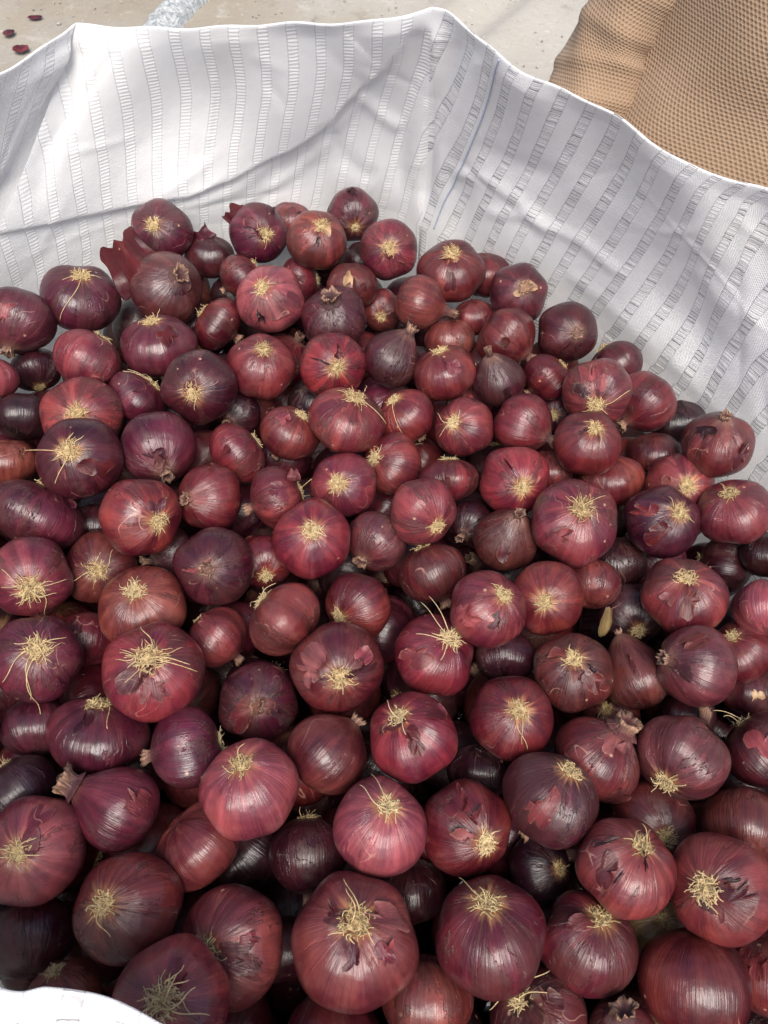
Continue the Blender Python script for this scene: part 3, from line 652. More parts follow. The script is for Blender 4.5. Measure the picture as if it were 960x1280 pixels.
def ridge(mask, line, amp, wd, asym=0):
    global disp
    d, f = seg_dist(PX, line); g = np.exp(-(d/wd)**2)
    if asym: g = np.where(d*asym > 0, np.exp(-(d/(wd*4))**2), np.exp(-(d/(wd*.6))**2))
    e = np.minimum(1, np.minimum(f, 1-f)*8)*(np.minimum(1, up_t*6))*(np.minimum(1, (1-up_t)*9+.1))
    disp += .5*amp*g*e*mask[None]
# the long sagging crease of the rear panel and its companions
CR = [(512,34),(478,84),(446,108),(405,155),(362,182),(330,195),(290,215),(235,235),(180,246),(110,262),(0,282)]
d, f = seg_dist(PX, CR)
def crease_side(): return np.where(PX[..., 1] < np.interp(PX[..., 0], [c[0] for c in CR][::-1], [c[1] for c in CR][::-1]), -1, 1)
d = np.abs(d)*crease_side()
rr = rear[None]*np.minimum(1, f*7)
disp += .010*rr*np.where(d < 0, np.exp(-(d/75)**2), np.exp(-(np.maximum(d, 0)/7)**2))
ridge(rear, [(470,110),(420,160),(350,200),(280,228)], .004, 7)
ridge(rear, [(440,112),(470,140),(505,165)], .007, 9); ridge(rear, [(400,150),(430,200),(470,225)], -.006, 12)
ridge(rear, [(340,205),(300,232),(240,256),(170,280)], .006, 9); ridge(rear, [(420,170),(370,215),(330,245)], .005, 9)
ridge(rear, [(120,40),(135,120),(190,200)], -.004, 30); ridge(rear, [(250,40),(262,110),(255,190)], .003, 26)
ridge(rear, [(100,40),(88,120),(60,190),(40,260)], -.012, 16)
ridge(leftc, [(93,36),(68,120),(46,185),(16,250)], .022, 14, asym=1)
ridge(rear, [(520,20),(520,90),(505,160),(500,250)], -.010, 13); ridge(rear | right, [(548,18),(545,90),(522,150),(516,240)], .010, 11)
ridge(rear | right, [(575,35),(556,110),(535,190),(528,280)], -.008, 10); ridge(right, [(603,55),(580,120),(553,180),(546,270)], .007, 10)
ridge(right, [(560,215),(605,222),(650,250),(700,300)], .006, 9); ridge(right, [(590,180),(640,205),(700,225)], -.005, 14)
ridge(right, [(600,262),(660,268),(730,300),(790,350)], .005, 8); ridge(right, [(700,215),(760,260),(840,300),(930,330)], .004, 20)
ridge(right, [(800,350),(850,400),(900,440),(960,470)], -.006, 22); ridge(right, [(830,440),(880,500),(930,560)], .009, 12)
ridge(right, [(700,330),(770,390),(830,450)], .004, 12); ridge(right, [(860,330),(900,380),(960,410)], .005, 14)
rngb = np.random.default_rng(5)
arc = np.concatenate([[0], np.cumsum(np.linalg.norm(np.diff(rim, axis=0), axis=1))])
for q in range(120):                                     # small random creases all round
    u0 = rngb.uniform(0, arc[-1]); v0 = rngb.uniform(.08, .9)*.25; a_ = rngb.uniform(0, math.pi); L = rngb.uniform(.02, .07); wq = rngb.uniform(.003, .007)
    du = arc[None]-u0; dv = up_t*.25-v0; x = du*math.cos(a_)+dv*math.sin(a_); y = -du*math.sin(a_)+dv*math.cos(a_)
    disp += rngb.choice([-1, 1])*rngb.uniform(.0006, .0022)*np.exp(-(x/L)**2-(y/wq)**2)
for q in range(9):
    disp += rngb.uniform(.0012, .003)*np.sin(arc[None]*rngb.uniform(12, 45)+up_t*rngb.uniform(-6, 6)+rngb.uniform(0, 6))*np.minimum(1, up_t*4)
disp *= np.minimum(1, (1-up_t)*14+.12)
G += nin[None]*disp[..., None]
rimw = .0012*np.sin(arc*38)+.0010*np.sin(arc*91+1)
G[-8:, :, 2] += rimw[None]*np.linspace(0, 1, 8)[:, None]
# fabric coordinates: strips run down the wall, leaning a little
def arcs(row): return np.concatenate([[0], np.cumsum(np.linalg.norm(np.diff(row, axis=0), axis=1))])
G0 = base[None]*(1-tt)[:, None, None]+rim[None]*tt[:, None, None]
A0 = np.array([arcs(g) for g in G0]); h = (1-up_t)*.235
shear_r = .012+.050*np.exp(-np.maximum(arc-arc[I_RR], 0)/.17)
iref = kidx[3]; iref2 = kidx[13]; iref3 = kidx[36]
Uc = np.zeros((NTT, NS))
Uc[:, :I_RR+1] = (A0[:, :I_RR+1]-A0[:, iref][:, None])+.030*h/.2+.0115
PITCHU = .0295
def colx(line, a_, b_, side=0):
    out = []
    for j in range(NTT):
        row = PX0[j, a_:b_+1]; L_ = np.array(line, float); xl = np.interp(row[:, 1], L_[:, 1], L_[:, 0]); df = row[:, 0]-xl
        k_ = np.where((df[:-1] < 0) & (df[1:] >= 0))[0]
        if len(k_): q_ = k_[0]; fr_ = -df[q_]/(df[q_+1]-df[q_]+1e-9)
        else: q_ = 0 if df[0] > 0 else len(df)-2; fr_ = 0
        out.append(A0[j, a_+q_]+fr_*(A0[j, a_+q_+1]-A0[j, a_+q_]))
    return np.convolve(np.pad(np.array(out), 3, 'edge'), np.ones(7)/7, 'valid')
PX0 = project(G0)
def refmap(refs, a_, b_, dst):
    cols = [colx(l, a_, b_) for l, u in refs]; uu = [u*PITCHU for l, u in refs]
    for j in range(NTT):
        xs_ = [c[j] for c in cols]; a = A0[j, a_:b_+1]; r_ = np.interp(a, xs_, uu)
        r_ = np.where(a < xs_[0], uu[0]-(xs_[0]-a), r_); r_ = np.where(a > xs_[-1], uu[-1]+(a-xs_[-1]), r_); dst[j, a_:b_+1] = r_+.79*PITCHU
refmap([([(99,36),(114,140),(130,245),(152,340)], 0), ([(253,34),(266,125),(258,200),(262,300)], 4), ([(507,20),(504,80),(486,140),(458,240),(440,300)], 11)], 0, I_RR, Uc)
d_, f_ = seg_dist(PX0, CR); Uc[:, :I_RR+1] += (.007*smooth(-1, 3, np.abs(d_)*crease_side()))[:, :I_RR+1]
Ur = (A0-A0[:, iref2][:, None])+shear_r[None]*(h/.2)**1.3+.009
Ul = (A0-A0[:, iref3][:, None])-.04*h/.2
_ur = Ur.copy(); refmap([([(642,60),(642,83),(612,150),(583,210),(562,262),(550,310)], 0), ([(868,206),(852,220),(800,300),(743,387),(712,440)], 7), ([(995,250),(960,270),(905,375),(847,487),(815,560)], 11)], I_RR, kidx[20], Ur)
Ur[:, kidx[20]+1:] = _ur[:, kidx[20]+1:]
def panel(name, i0, i1, Usrc, lad, label=None):
    idx = [i % NS for i in range(i0, i1+1)]; m = len(idx); rows = []; us = []; vs = []
    for z, off in ((.45, -.035), (.72, -.03), (.90, -.012)):           # down inside, behind the onions
        rows.append(np.column_stack([base[idx, 0]-nin[idx, 0]*off*-1*-1, base[idx, 1]-nin[idx, 1]*off*-1*-1, np.full(m, z)])); us.append(Usrc[0, idx]); vs.append(np.full(m, z-1.2))
    for j in range(NTT): rows.append(G[j, idx]); us.append(Usrc[j, idx]); vs.append(np.full(m, (tt[j]-1)*.235))
    top = G[-1, idx]; vec = -nin[idx]
    for a_ in (30, 75, 120, 165, 180):                                   # rolled lip 3 mm across
        r_ = .0012; rows.append(top+vec*(r_*(1-math.cos(math.radians(a_))))+np.array([0, 0, r_*math.sin(math.radians(a_))])); us.append(us[-1]); vs.append(vs[-1]+.001)
    for dz in (.006, .02, .05, .09, .14, .2, .3, .5, .75, 1.0, 1.17):    # turned down outside
        j_ = NTT-1-dz/.235*(NTT-1)
        if j_ > 0: q = G[int(j_), idx]*1.0
        else: q = G[0, idx]*1.0
        q = q+vec*(.0045+.05*min(1, dz*3)+(.02*math.sin(dz*8) if dz > .3 else 0)); q[:, :2] += vec[:, :2]*(.010*np.sin(arc[idx]*23+dz*9)*min(1, dz*4))[:, None]
        q[:, 2] = np.maximum(top[:, 2]-dz, .012); rows.append(q); us.append(us[-1]); vs.append(vs[-1]+.01+0*us[-1]); vs[-1] = np.full(m, dz)
    V = np.concatenate(rows); nv = len(rows)
    uv = np.column_stack([np.concatenate(us), np.concatenate(vs)])
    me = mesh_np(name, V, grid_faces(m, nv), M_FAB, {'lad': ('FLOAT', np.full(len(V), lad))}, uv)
    o_ = link(name, me, bag, label); return o_
def fabric_material():
    N = NT('woven_polypropylene'); uv = N.n('ShaderNodeTexCoord').outputs['UV']; s = N.n('ShaderNodeSeparateXYZ', i_0=uv); lad = N.attr('lad').outputs['Fac']
    wob = N.math('MULTIPLY', N.math('SUBTRACT', N.noise(uv, 24.0, 2), .5), .0022)
    u = N.math('ADD', s.outputs[0], wob); v = s.outputs[1]
    ph = N.math('FRACT', N.math('DIVIDE', N.math('ADD', u, 30.0), .0295))
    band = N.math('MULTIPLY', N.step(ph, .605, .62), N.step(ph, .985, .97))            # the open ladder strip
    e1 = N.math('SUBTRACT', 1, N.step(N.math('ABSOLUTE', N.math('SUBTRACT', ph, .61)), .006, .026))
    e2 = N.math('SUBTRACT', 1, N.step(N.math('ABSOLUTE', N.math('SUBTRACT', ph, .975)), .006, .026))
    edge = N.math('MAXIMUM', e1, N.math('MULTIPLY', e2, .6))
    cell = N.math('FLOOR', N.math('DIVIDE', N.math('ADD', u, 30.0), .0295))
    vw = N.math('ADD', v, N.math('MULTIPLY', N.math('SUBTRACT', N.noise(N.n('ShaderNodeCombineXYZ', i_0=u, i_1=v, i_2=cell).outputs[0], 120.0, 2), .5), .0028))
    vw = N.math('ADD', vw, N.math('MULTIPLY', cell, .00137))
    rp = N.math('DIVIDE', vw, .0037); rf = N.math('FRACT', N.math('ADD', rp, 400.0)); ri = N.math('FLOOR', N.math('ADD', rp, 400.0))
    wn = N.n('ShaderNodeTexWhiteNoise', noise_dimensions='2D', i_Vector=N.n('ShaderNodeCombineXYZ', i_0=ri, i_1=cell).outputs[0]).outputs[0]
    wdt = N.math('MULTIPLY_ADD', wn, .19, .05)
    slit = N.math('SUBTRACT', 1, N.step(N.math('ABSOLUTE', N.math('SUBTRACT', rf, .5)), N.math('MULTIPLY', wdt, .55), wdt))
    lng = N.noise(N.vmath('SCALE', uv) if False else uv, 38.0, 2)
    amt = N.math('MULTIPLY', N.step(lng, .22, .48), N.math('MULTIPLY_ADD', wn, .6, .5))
    slit = N.math('MULTIPLY', N.math('MULTIPLY', slit, band), N.math('MULTIPLY', amt, lad), clamp=True)  # lad sets how strongly each panel's gap darkness is painted
    # flat weave
    wu = N.math('SINE', N.math('MULTIPLY', u, 2*math.pi/.0021)); wv = N.math('SINE', N.math('MULTIPLY', v, 2*math.pi/.0021))
    weave = N.math('MULTIPLY', wu, wv)
    ribs = N.math('SINE', N.math('MULTIPLY', vw, 2*math.pi/.0037))
    hgt = N.math('ADD', N.math('MULTIPLY', weave, N.math('SUBTRACT', .45, N.math('MULTIPLY', band, .4))), N.math('MULTIPLY', N.math('MULTIPLY', ribs, band), .35))
    hgt = N.math('SUBTRACT', hgt, N.math('MULTIPLY', N.math('ADD', edge, slit), 1.0))
    hgt = N.math('ADD', hgt, N.math('MULTIPLY', N.noise(uv, 60.0, 4), 1.6))
    b = N.bump(hgt, .55, .0009)
    dirt = N.noise(uv, 9.0, 5, .6)
    col = N.mix(N.step(dirt, .48, .80), (.88, .875, .865, 1), (.80, .785, .755, 1))
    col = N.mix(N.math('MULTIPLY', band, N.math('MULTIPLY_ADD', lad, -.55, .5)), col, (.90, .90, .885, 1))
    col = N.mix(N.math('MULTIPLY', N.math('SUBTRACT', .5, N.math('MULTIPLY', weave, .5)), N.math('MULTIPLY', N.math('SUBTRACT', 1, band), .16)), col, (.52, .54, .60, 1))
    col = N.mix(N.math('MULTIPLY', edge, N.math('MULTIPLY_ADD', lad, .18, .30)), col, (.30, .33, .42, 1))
    col = N.mix(N.math('MULTIPLY', slit, .82), col, (.045, .05, .065, 1))  # darkness behind the open slits, painted into the cloth colour
    ro = N.math('MULTIPLY_ADD', band, -.10, .52)
    p = N.n('ShaderNodeBsdfPrincipled'); N.set(p.inputs['Base Color'], col); N.set(p.inputs['Roughness'], ro); N.set(p.inputs['Normal'], b)
    tr = N.n('ShaderNodeBsdfTranslucent'); N.set(tr.inputs[0], col)
    ms = N.n('ShaderNodeMixShader', i_0=.38); N.t.links.new(p.outputs[0], ms.inputs[1]); N.t.links.new(tr.outputs[0], ms.inputs[2])
    tp = N.n('ShaderNodeBsdfTransparent'); m2 = N.n('ShaderNodeMixShader'); N.set(m2.inputs[0], N.math('MULTIPLY', slit, .35))
    N.t.links.new(ms.outputs[0], m2.inputs[1]); N.t.links.new(tp.outputs[0], m2.inputs[2])
    return N.out(m2.outputs[0])
M_FAB = fabric_material()
bag = link('bulk_bag', None, None, 'huge white woven bulk bag with open ladder strips, filled with red onions', 'bag'); bag.location = (0, .33, 0)
def keep(o_):
    o_.matrix_parent_inverse = bag.matrix_world.inverted() if False else o_.matrix_parent_inverse; o_.location = (0, -.33, 0); return o_
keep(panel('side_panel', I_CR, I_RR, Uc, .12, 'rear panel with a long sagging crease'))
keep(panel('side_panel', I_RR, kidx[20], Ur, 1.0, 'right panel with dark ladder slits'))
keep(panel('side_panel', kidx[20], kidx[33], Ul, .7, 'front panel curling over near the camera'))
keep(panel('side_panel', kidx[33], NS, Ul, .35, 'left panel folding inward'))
# seam thread of the right panel
sm = NT('seam_thread'); pS = sm.n('ShaderNodeBsdfPrincipled', i_Roughness=.6); pS.inputs['Base Color'].default_value = (.33, .38, .50, 1); M_SEAM = sm.out(pS.outputs[0])
M_SEAM.node_tree.nodes
us_ = (-.52+.79)*PITCHU; path = []
for j in range(2, NTT):
    a_, b_ = I_RR, kidx[16]; row = Ur[j, a_:b_]; i_ = a_+int(np.argmin(np.abs(row-us_))); f2 = 0
    i2 = min(i_+1, b_); den = Ur[j, i2]-Ur[j, i_]; f2 = np.clip((us_-Ur[j, i_])/den if abs(den) > 1e-6 else 0, -.5, .99)
    path.append(G[j, i_]*(1-f2)+G[j, i2]*f2+nin[i_]*.0014)
path = np.array(path); ker = np.ones(5)/5
path = np.column_stack([np.convolve(np.pad(path[:, c], 2, 'edge'), ker, 'valid') for c in range(3)])
Vs, Fs, _ = tubes_np([path], [np.full(len(path), .0008)], 5)
keep(link('seam', mesh_np('seam', Vs, Fs, M_SEAM), bag))
# bag floor
fl = np.array([[*base[i % NS, :2]*1.0, .02] for i in range(0, NS, 12)]); keep(link('bag_floor', mesh_np('bag_floor', fl, [list(range(len(fl)))], M_FAB, {'lad': ('FLOAT', np.full(len(fl), .5))}, fl[:, :2]), bag))

# ------------------------------------------------------------------ onions
for i, s in enumerate(O): make_onion(s, i, P[i], Rm[i])
# the layer just beneath, seen dimly in the gaps
def inside(x, y, marg):
    bx = base[::6, :2]; c2 = np.array([x, y]); d2 = np.linalg.norm(bx-c2, axis=1); i_ = int(np.argmin(d2)); nn = nin[::6][i_, :2]
    return (c2-bx[i_])@nn > marg
rf_ = np.random.default_rng(77)
def pack(zc, pitch, rmin, rmax, seed):
    r_ = np.random.default_rng(seed); L = []
    for iy in range(-4, 22):
        for ix in range(-10, 11):
            x = (ix+.5*(iy % 2))*pitch+r_.normal(0, .004); y = iy*pitch*.87+r_.normal(0, .004)-.08
            if inside(x, y, .030): L.append([x, y, zc+r_.normal(0, .006), r_.uniform(rmin, rmax)])
    return np.array(L)
def relax(Fi, fixedP, fixedR, it_=60, slack=.93):
    Fi = Fi.copy()
    for it in range(it_):
        d3 = Fi[:, None, :3]-fixedP[None]; D = np.linalg.norm(d3, axis=2); ov = np.maximum((Fi[:, 3][:, None]+fixedR[None])*slack-D, 0)
        mv = (d3/D[..., None]*ov[..., None]).sum(1); mv[:, 2] = np.minimum(mv[:, 2], 0)-.2*np.abs(mv[:, :2]).sum(1)
        d4 = Fi[:, None, :3]-Fi[None, :, :3]; D4 = np.linalg.norm(d4, axis=2)+np.eye(len(Fi)); ov4 = np.maximum((Fi[:, 3][:, None]+Fi[:, 3][None])*.92-D4, 0)*(1-np.eye(len(Fi)))
        Fi[:, :3] += .3*mv+.25*(d4/D4[..., None]*ov4[..., None]).sum(1)
    return Fi
# onions out of the frame at the top of the heap
top = pack(.995, .073, .033, .038, 3)
pt = project(top[:, :3]); outf = (pt[:, 0] < -60) | (pt[:, 0] > 1020) | (pt[:, 1] > 1350)
top = top[outf]
dd = np.linalg.norm(top[:, None, :3]-P[None], axis=2)-(top[:, 3][:, None]+Rm[None])*.92; top = top[dd.min(1) > -.004]
allP = np.concatenate([P, top[:, :3]]); allR = np.concatenate([Rm*(.55+.45*kk), top[:, 3]])
A1 = relax(pack(.924, .072, .032, .037, 11), allP, allR, 90)
dd = np.linalg.norm(A1[:, None, :3]-allP[None], axis=2)-(A1[:, 3][:, None]+allR[None])*.93
ok = (dd.min(1) > -.012) & (A1[:, 2] > .86); A1 = A1[ok]
pa = project(A1[:, :3]); inf = (pa[:, 0] > -20) & (pa[:, 0] < 980) & (pa[:, 1] < 1300)
# which of them does the camera see past the upper layer?
def seen(c, R, occP, occR):
    nsee = 0; r0 = np.random.default_rng(1)
    for q in range(60):
        v = norm(r0.normal(0, 1, 3)); 
        if v@norm(CAM-c) < 0: v = -v
        p = c+v*R; d_ = p-CAM; L_ = np.linalg.norm(d_); d_ = d_/L_; oc = occP-CAM; tc = oc@d_; m2 = (oc*oc).sum(1)-tc*tc
        if not np.any((m2 < (occR*.99)**2) & (tc < L_-.002)): nsee += 1
    return nsee
vis = np.array([seen(a[:3], a[3], allP, allR) if f_ else 0 for a, f_ in zip(A1, inf)])
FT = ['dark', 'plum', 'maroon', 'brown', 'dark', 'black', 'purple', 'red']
nf = 0; rest = []
for a, v_ in zip(A1, vis):
    if v_ >= 5 and nf < 150:
        ax = norm(rf_.normal(0, 1, 3)); nf += 1; roots = rf_.random() < .55
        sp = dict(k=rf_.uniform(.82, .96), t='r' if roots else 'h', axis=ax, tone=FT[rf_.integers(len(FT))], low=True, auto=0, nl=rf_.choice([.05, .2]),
                  label='onion of the lower layer, only a dim sliver showing in a gap of the heap', group='dim onions of the lower layer seen through gaps')
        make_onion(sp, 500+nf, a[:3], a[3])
    else: rest.append(a)
B1 = relax(pack(.872, .070, .033, .037, 21), np.concatenate([allP, A1[:, :3]]), np.concatenate([allR, A1[:, 3]]), 60)
C1 = pack(.805, .070, .033, .037, 31)
masses = np.concatenate([np.array(rest).reshape(-1, 4), top, B1, C1, pack(.75, .062, .036, .038, 41)])
VV = []; FF = []; at_t = []; at_p = []; at_m = []; off = 0
for a in masses:
    shp = Shape(rf_.uniform(.82, .96), .12, .34, rf_); nu, nv = (26, 16) if a[2] > .9 else (16, 10)
    V, F, D = bulb_np(shp, nu, nv); Mx = basis_from_axis(rf_.normal(0, 1, 3)); V = (V*a[3])@Mx.T+a[:3]
    VV.append(V); FF += [[x+off for x in f] for f in close_caps(F, nu, nv)]; off += len(V)
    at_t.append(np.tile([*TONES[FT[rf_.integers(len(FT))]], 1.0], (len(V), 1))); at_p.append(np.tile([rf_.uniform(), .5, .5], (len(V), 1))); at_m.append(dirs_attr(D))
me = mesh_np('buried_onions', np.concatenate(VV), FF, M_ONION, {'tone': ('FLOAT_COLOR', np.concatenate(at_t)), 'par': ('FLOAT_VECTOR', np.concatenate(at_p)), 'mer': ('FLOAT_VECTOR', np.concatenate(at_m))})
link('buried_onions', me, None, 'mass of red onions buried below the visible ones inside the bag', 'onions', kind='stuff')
print('catalogued', n, 'lower seen', nf, 'mass', len(masses))

# loose scraps of dry skin lying in the heap
def scrap(px, py, z, sx, sy, tone, seed, label, tilt=(0, 0, 0), group=None, cat='onion skin'):
    r_ = np.random.default_rng(seed); c = U(px, py, z); nu, nv = 9, 7; V = []
    jag = r_.uniform(-.18, .15, (4, 12))
    for j in range(nv):
        for i in range(nu):
            a, b = i/(nu-1)-.5, j/(nv-1)-.5
            s_ = 1-.9*abs(b)**2*2+jag[0, i]*(j in (0, nv-1))
            V.append([a*sx*math.sqrt(max(0, 1-2.2*b*b))*1.25+(jag[1, j]*sx*.35 if i in (0, nu-1) else 0), b*sy*math.sqrt(1-1.6*a*a)*1.2+(jag[2, i]*sy*.25 if j in (0, nv-1) else 0), (.28 if z > .5 else .07)*sx*(a*a*2.2+.3*math.sin(5*b+seed)*a+.12*math.sin(9*a))+.0015])
    V = np.array(V); D = np.column_stack([np.tile(np.linspace(0, 1, nu), nv), np.full(nu*nv, .3), np.repeat(np.linspace(.3, .6, nv), nu)])
    at = const_attr(len(V), TONES[tone], (r_.uniform(), .3, 0)); at['mer'] = ('FLOAT_VECTOR', D)
    ob = link('onion_skin_scrap', mesh_np('onion_skin_scrap', V, grid_faces(nu, nv), M_SKIN, at), None, label, cat, group)
    ob.location = c; ob.rotation_euler = tilt
    md = ob.modifiers.new('thickness', 'SOLIDIFY'); md.thickness = .0005; return ob
scrap(754, 776, 1.0, .011, .024, 'olive', 3, 'pale yellow green scrap of skin standing in the gap between onions', (1.1, .3, .4))
# ------------------------------------------------------------------ ground
def ground_material():
    N = NT('packed_dirt_concrete'); tc = N.n('ShaderNodeTexCoord').outputs['Object']
    a = N.noise(tc, 1.3, 6, .62); b_ = N.noise(tc, 7.0, 6, .7); c_ = N.noise(tc, 46.0, 4, .7)
    col = N.mix(N.step(a, .35, .65), (.25, .21, .155, 1), (.28, .26, .22, 1))
    sx = N.n('ShaderNodeSeparateXYZ', i_0=tc)
    col = N.mix(N.math('MULTIPLY', N.step(N.math('ADD', sx.outputs[0], N.math('MULTIPLY', a, .8)), -.6, 1.0), .75), col, (.36, .34, .30, 1))
    col = N.mix(N.math('MULTIPLY', N.step(b_, .55, .72), .55), col, (.40, .38, .34, 1))
    col = N.mix(N.math('MULTIPLY', N.step(b_, .45, .30), .45), col, (.18, .15, .11, 1))
    col = N.mix(N.math('MULTIPLY', N.step(c_, .60, .72), .6), col, (.46, .44, .41, 1))
    col = N.mix(N.math('MULTIPLY', N.step(c_, .40, .30), .5), col, (.20, .17, .13, 1))
    h = N.math('ADD', N.math('MULTIPLY', b_, 1.0), N.math('MULTIPLY', c_, .4)); bm = N.bump(h, .8, .012)
    p = N.n('ShaderNodeBsdfPrincipled', i_Roughness=.85); N.set(p.inputs['Base Color'], col); N.set(p.inputs['Normal'], bm)
    return N.out(p.outputs[0])
M_GR = ground_material()
xs = np.concatenate([[-60, -20, -8], np.linspace(-3.2, 3.2, 130), [8, 20, 60]]); ys = np.concatenate([[-60, -20, -6, -2], np.linspace(.5, 6, 120), [9, 20, 60]])
X, Y = np.meshgrid(xs, ys); Z = .006*np.sin(X*5+1.3*np.sin(Y*3))+.005*np.sin(Y*9+X*3)
# wheel ruts curving across the dirt at the back left
rut = np.abs((Y-2.55)-.45*(X+1.25)**2+.25*(X+1.2)); Z += -.035*np.exp(-(rut/.10)**2)+.02*np.exp(-((rut-.2)/.07)**2)
Z *= (np.abs(X) < 3.2)*(Y > .5)*(Y < 6); Z -= .02
link('ground', mesh_np('ground', np.stack([X, Y, Z], -1).reshape(-1, 3), grid_faces(len(xs), len(ys)), M_GR), None, 'pale packed dirt and concrete ground', None, kind='structure')
# grit
N = NT('grit'); p = N.n('ShaderNodeBsdfPrincipled', i_Roughness=.8); gi = N.attr('tone').outputs['Color']; N.set(p.inputs['Base Color'], gi); M_GRIT = N.out(p.outputs[0])
rg = np.random.default_rng(9); VV = []; FF = []; TT = []; off = 0
ico = np.array([[0,0,1],[.9,0,.4],[.28,.85,.45],[-.72,.53,.4],[-.72,-.53,.4],[.28,-.85,.45],[.72,.53,-.4],[-.28,.85,-.4],[-.9,0,-.4],[-.28,-.85,-.4],[.72,-.53,-.4],[0,0,-1]])
icf = [[0,1,2],[0,2,3],[0,3,4],[0,4,5],[0,5,1],[1,6,2],[2,7,3],[3,8,4],[4,9,5],[5,10,1],[2,6,7],[3,7,8],[4,8,9],[5,9,10],[1,10,6],[6,11,7],[7,11,8],[8,11,9],[9,11,10],[10,11,6]]
for q in range(1500):
    y = rg.uniform(1.4, 4.6); x = rg.uniform(-2.2, 1.4); s_ = rg.uniform(.002, .006)*(2.0 if rg.random() < .04 else 1)
    V = ico*s_*rg.uniform(.6, 1.3, (12, 1))*np.array([1, 1, .6])+[x, y, -.0165]; VV.append(V); FF += [[i+off for i in f] for f in icf]; off += 12
    g = rg.choice([.36, .28, .2, .42]); TT.append(np.tile([g, g*.93, g*.82, 1], (12, 1)))
link('grit', mesh_np('grit', np.concatenate(VV), FF, M_GRIT, {'tone': ('FLOAT_COLOR', np.concatenate(TT))}), None, 'loose grit and crumbs scattered on the dirt ground', 'gravel', kind='stuff')
# dark red skin scraps on the ground
scrap(44, 22, -.013, .045, .028, 'maroon', 11, 'narrow dark red onion skin on the ground, uppermost of three at top left')
scrap(11, 41, -.013, .035, .04, 'brown', 12, 'brown crumpled onion skin on the ground nearest the left photo edge')
scrap(26, 61, -.013, .05, .045, 'crimson', 13, 'largest crimson onion skin on the ground, just behind the bag rim')
# crumpled strip of grey plastic film
def strip():
    a = U(192, 48, .01); b_ = U(292, -62, .01); n_ = 60; m = 14; V = []; d_ = norm(b_-a); s_ = np.cross([0, 0, 1], d_); r_ = np.random.default_rng(4)
    for j in range(n_):
        t = j/(n_-1)
        for i in range(m):
            u = i/(m-1)-.5; wdt = .13+.02*math.sin(9*t)
            p = a+(b_-a)*t+s_*u*wdt+s_*.02*math.sin(6*t)
            p = p+np.array([0, 0, max(.004, .030*(1-(2*u)**2)*(.7+.5*r_.random())+.006*math.sin(60*t+9*u))])
            if i in (0, m-1): p[2] = -.03
            V.append(p)
    N = NT('grey_plastic_film'); tc = N.n('ShaderNodeTexCoord').outputs['Object']; nz = N.noise(tc, 90.0, 4, .7)
    col = N.mix(N.step(nz, .38, .62), (.24, .25, .25, 1), (.50, .52, .52, 1)); p_ = N.n('ShaderNodeBsdfPrincipled', i_Roughness=.4); N.set(p_.inputs['Base Color'], col); N.set(p_.inputs['Normal'], N.bump(nz, .8, .01))
    link('plastic_strip', mesh_np('plastic_strip', np.array(V), grid_faces(m, n_), N.out(p_.outputs[0]), smooth_sh=True), None, 'crumpled pale grey strip of plastic film lying on the dirt behind the bag', 'plastic strip')
strip()

# ------------------------------------------------------------------ person standing beyond the right wall
def knit_material():
    N = NT('waffle_knit'); uv = N.n('ShaderNodeTexCoord').outputs['UV']; s = N.n('ShaderNodeSeparateXYZ', i_0=uv)
    v = N.math('DIVIDE', s.outputs[1], .0043); row = N.math('FLOOR', v); sh = N.math('MULTIPLY', N.math('MODULO', N.math('ADD', row, 1000), 2.0), .5)
    u = N.math('ADD', N.math('DIVIDE', s.outputs[0], .0054), sh); fu = N.math('SUBTRACT', N.math('FRACT', N.math('ADD', u, 500.0)), .5); fv = N.math('SUBTRACT', N.math('FRACT', N.math('ADD', v, 500.0)), .5)
    r2 = N.math('ADD', N.math('MULTIPLY', fu, fu), N.math('MULTIPLY', N.math('MULTIPLY', fv, fv), .75)); r = N.math('SQRT', r2)
    jit = N.math('MULTIPLY', N.math('SUBTRACT', N.noise(uv, 230.0, 2), .5), .22); r = N.math('ADD', r, jit)
    hole = N.step(r, .30, .14)
    yarn = N.noise(uv, 900.0, 2)
    tcol = N.mix(N.step(N.noise(uv, 14.0, 3), .3, .7), (.255, .165, .10, 1), (.285, .19, .12, 1))
    col = N.mix(N.math('MULTIPLY', hole, .45), tcol, (.15, .08, .04, 1)); col = N.mix(N.math('MULTIPLY', N.step(yarn, .5, .7), .25), col, (.56, .39, .25, 1))
    h_ = N.math('ADD', N.step(r, .12, .48), N.math('MULTIPLY', yarn, .12)); b = N.bump(h_, .65, .0018)
    p = N.n('ShaderNodeBsdfPrincipled', i_Roughness=.85); N.set(p.inputs['Base Color'], col); N.set(p.inputs['Normal'], b)
    p.inputs['Sheen Weight'].default_value = .1
    return N.out(p.outputs[0])
M_KNIT = knit_material()
def plain(name, c, r):
    N = NT(name); tc = N.n('ShaderNodeTexCoord').outputs['Object']; nz = N.noise(tc, 40.0, 4); col = N.mix(nz, tuple(x*.85 for x in c)+(1,), tuple(x*1.1 for x in c)+(1,))
    p = N.n('ShaderNodeBsdfPrincipled', i_Roughness=r); N.set(p.inputs['Base Color'], col); N.set(p.inputs['Normal'], N.bump(nz, .3, .002)); return N.out(p.outputs[0])
M_BODY = plain('bare_skin', (.36, .19, .12), .5); M_TR = plain('dark_trousers', (.05, .055, .07), .8); M_HAIR = plain('black_hair', (.02, .015, .012), .5); M_SHOE = plain('dark_shoes', (.04, .035, .03), .5)
person = link('person', None, None, 'person in a tan waffle knit sweater standing behind the right wall of the bag', 'person')
PC = np.array([.54, 1.00, 0.0]); person.location = PC; YAW = math.radians(-18)
ca, sa = math.cos(YAW), math.sin(YAW)
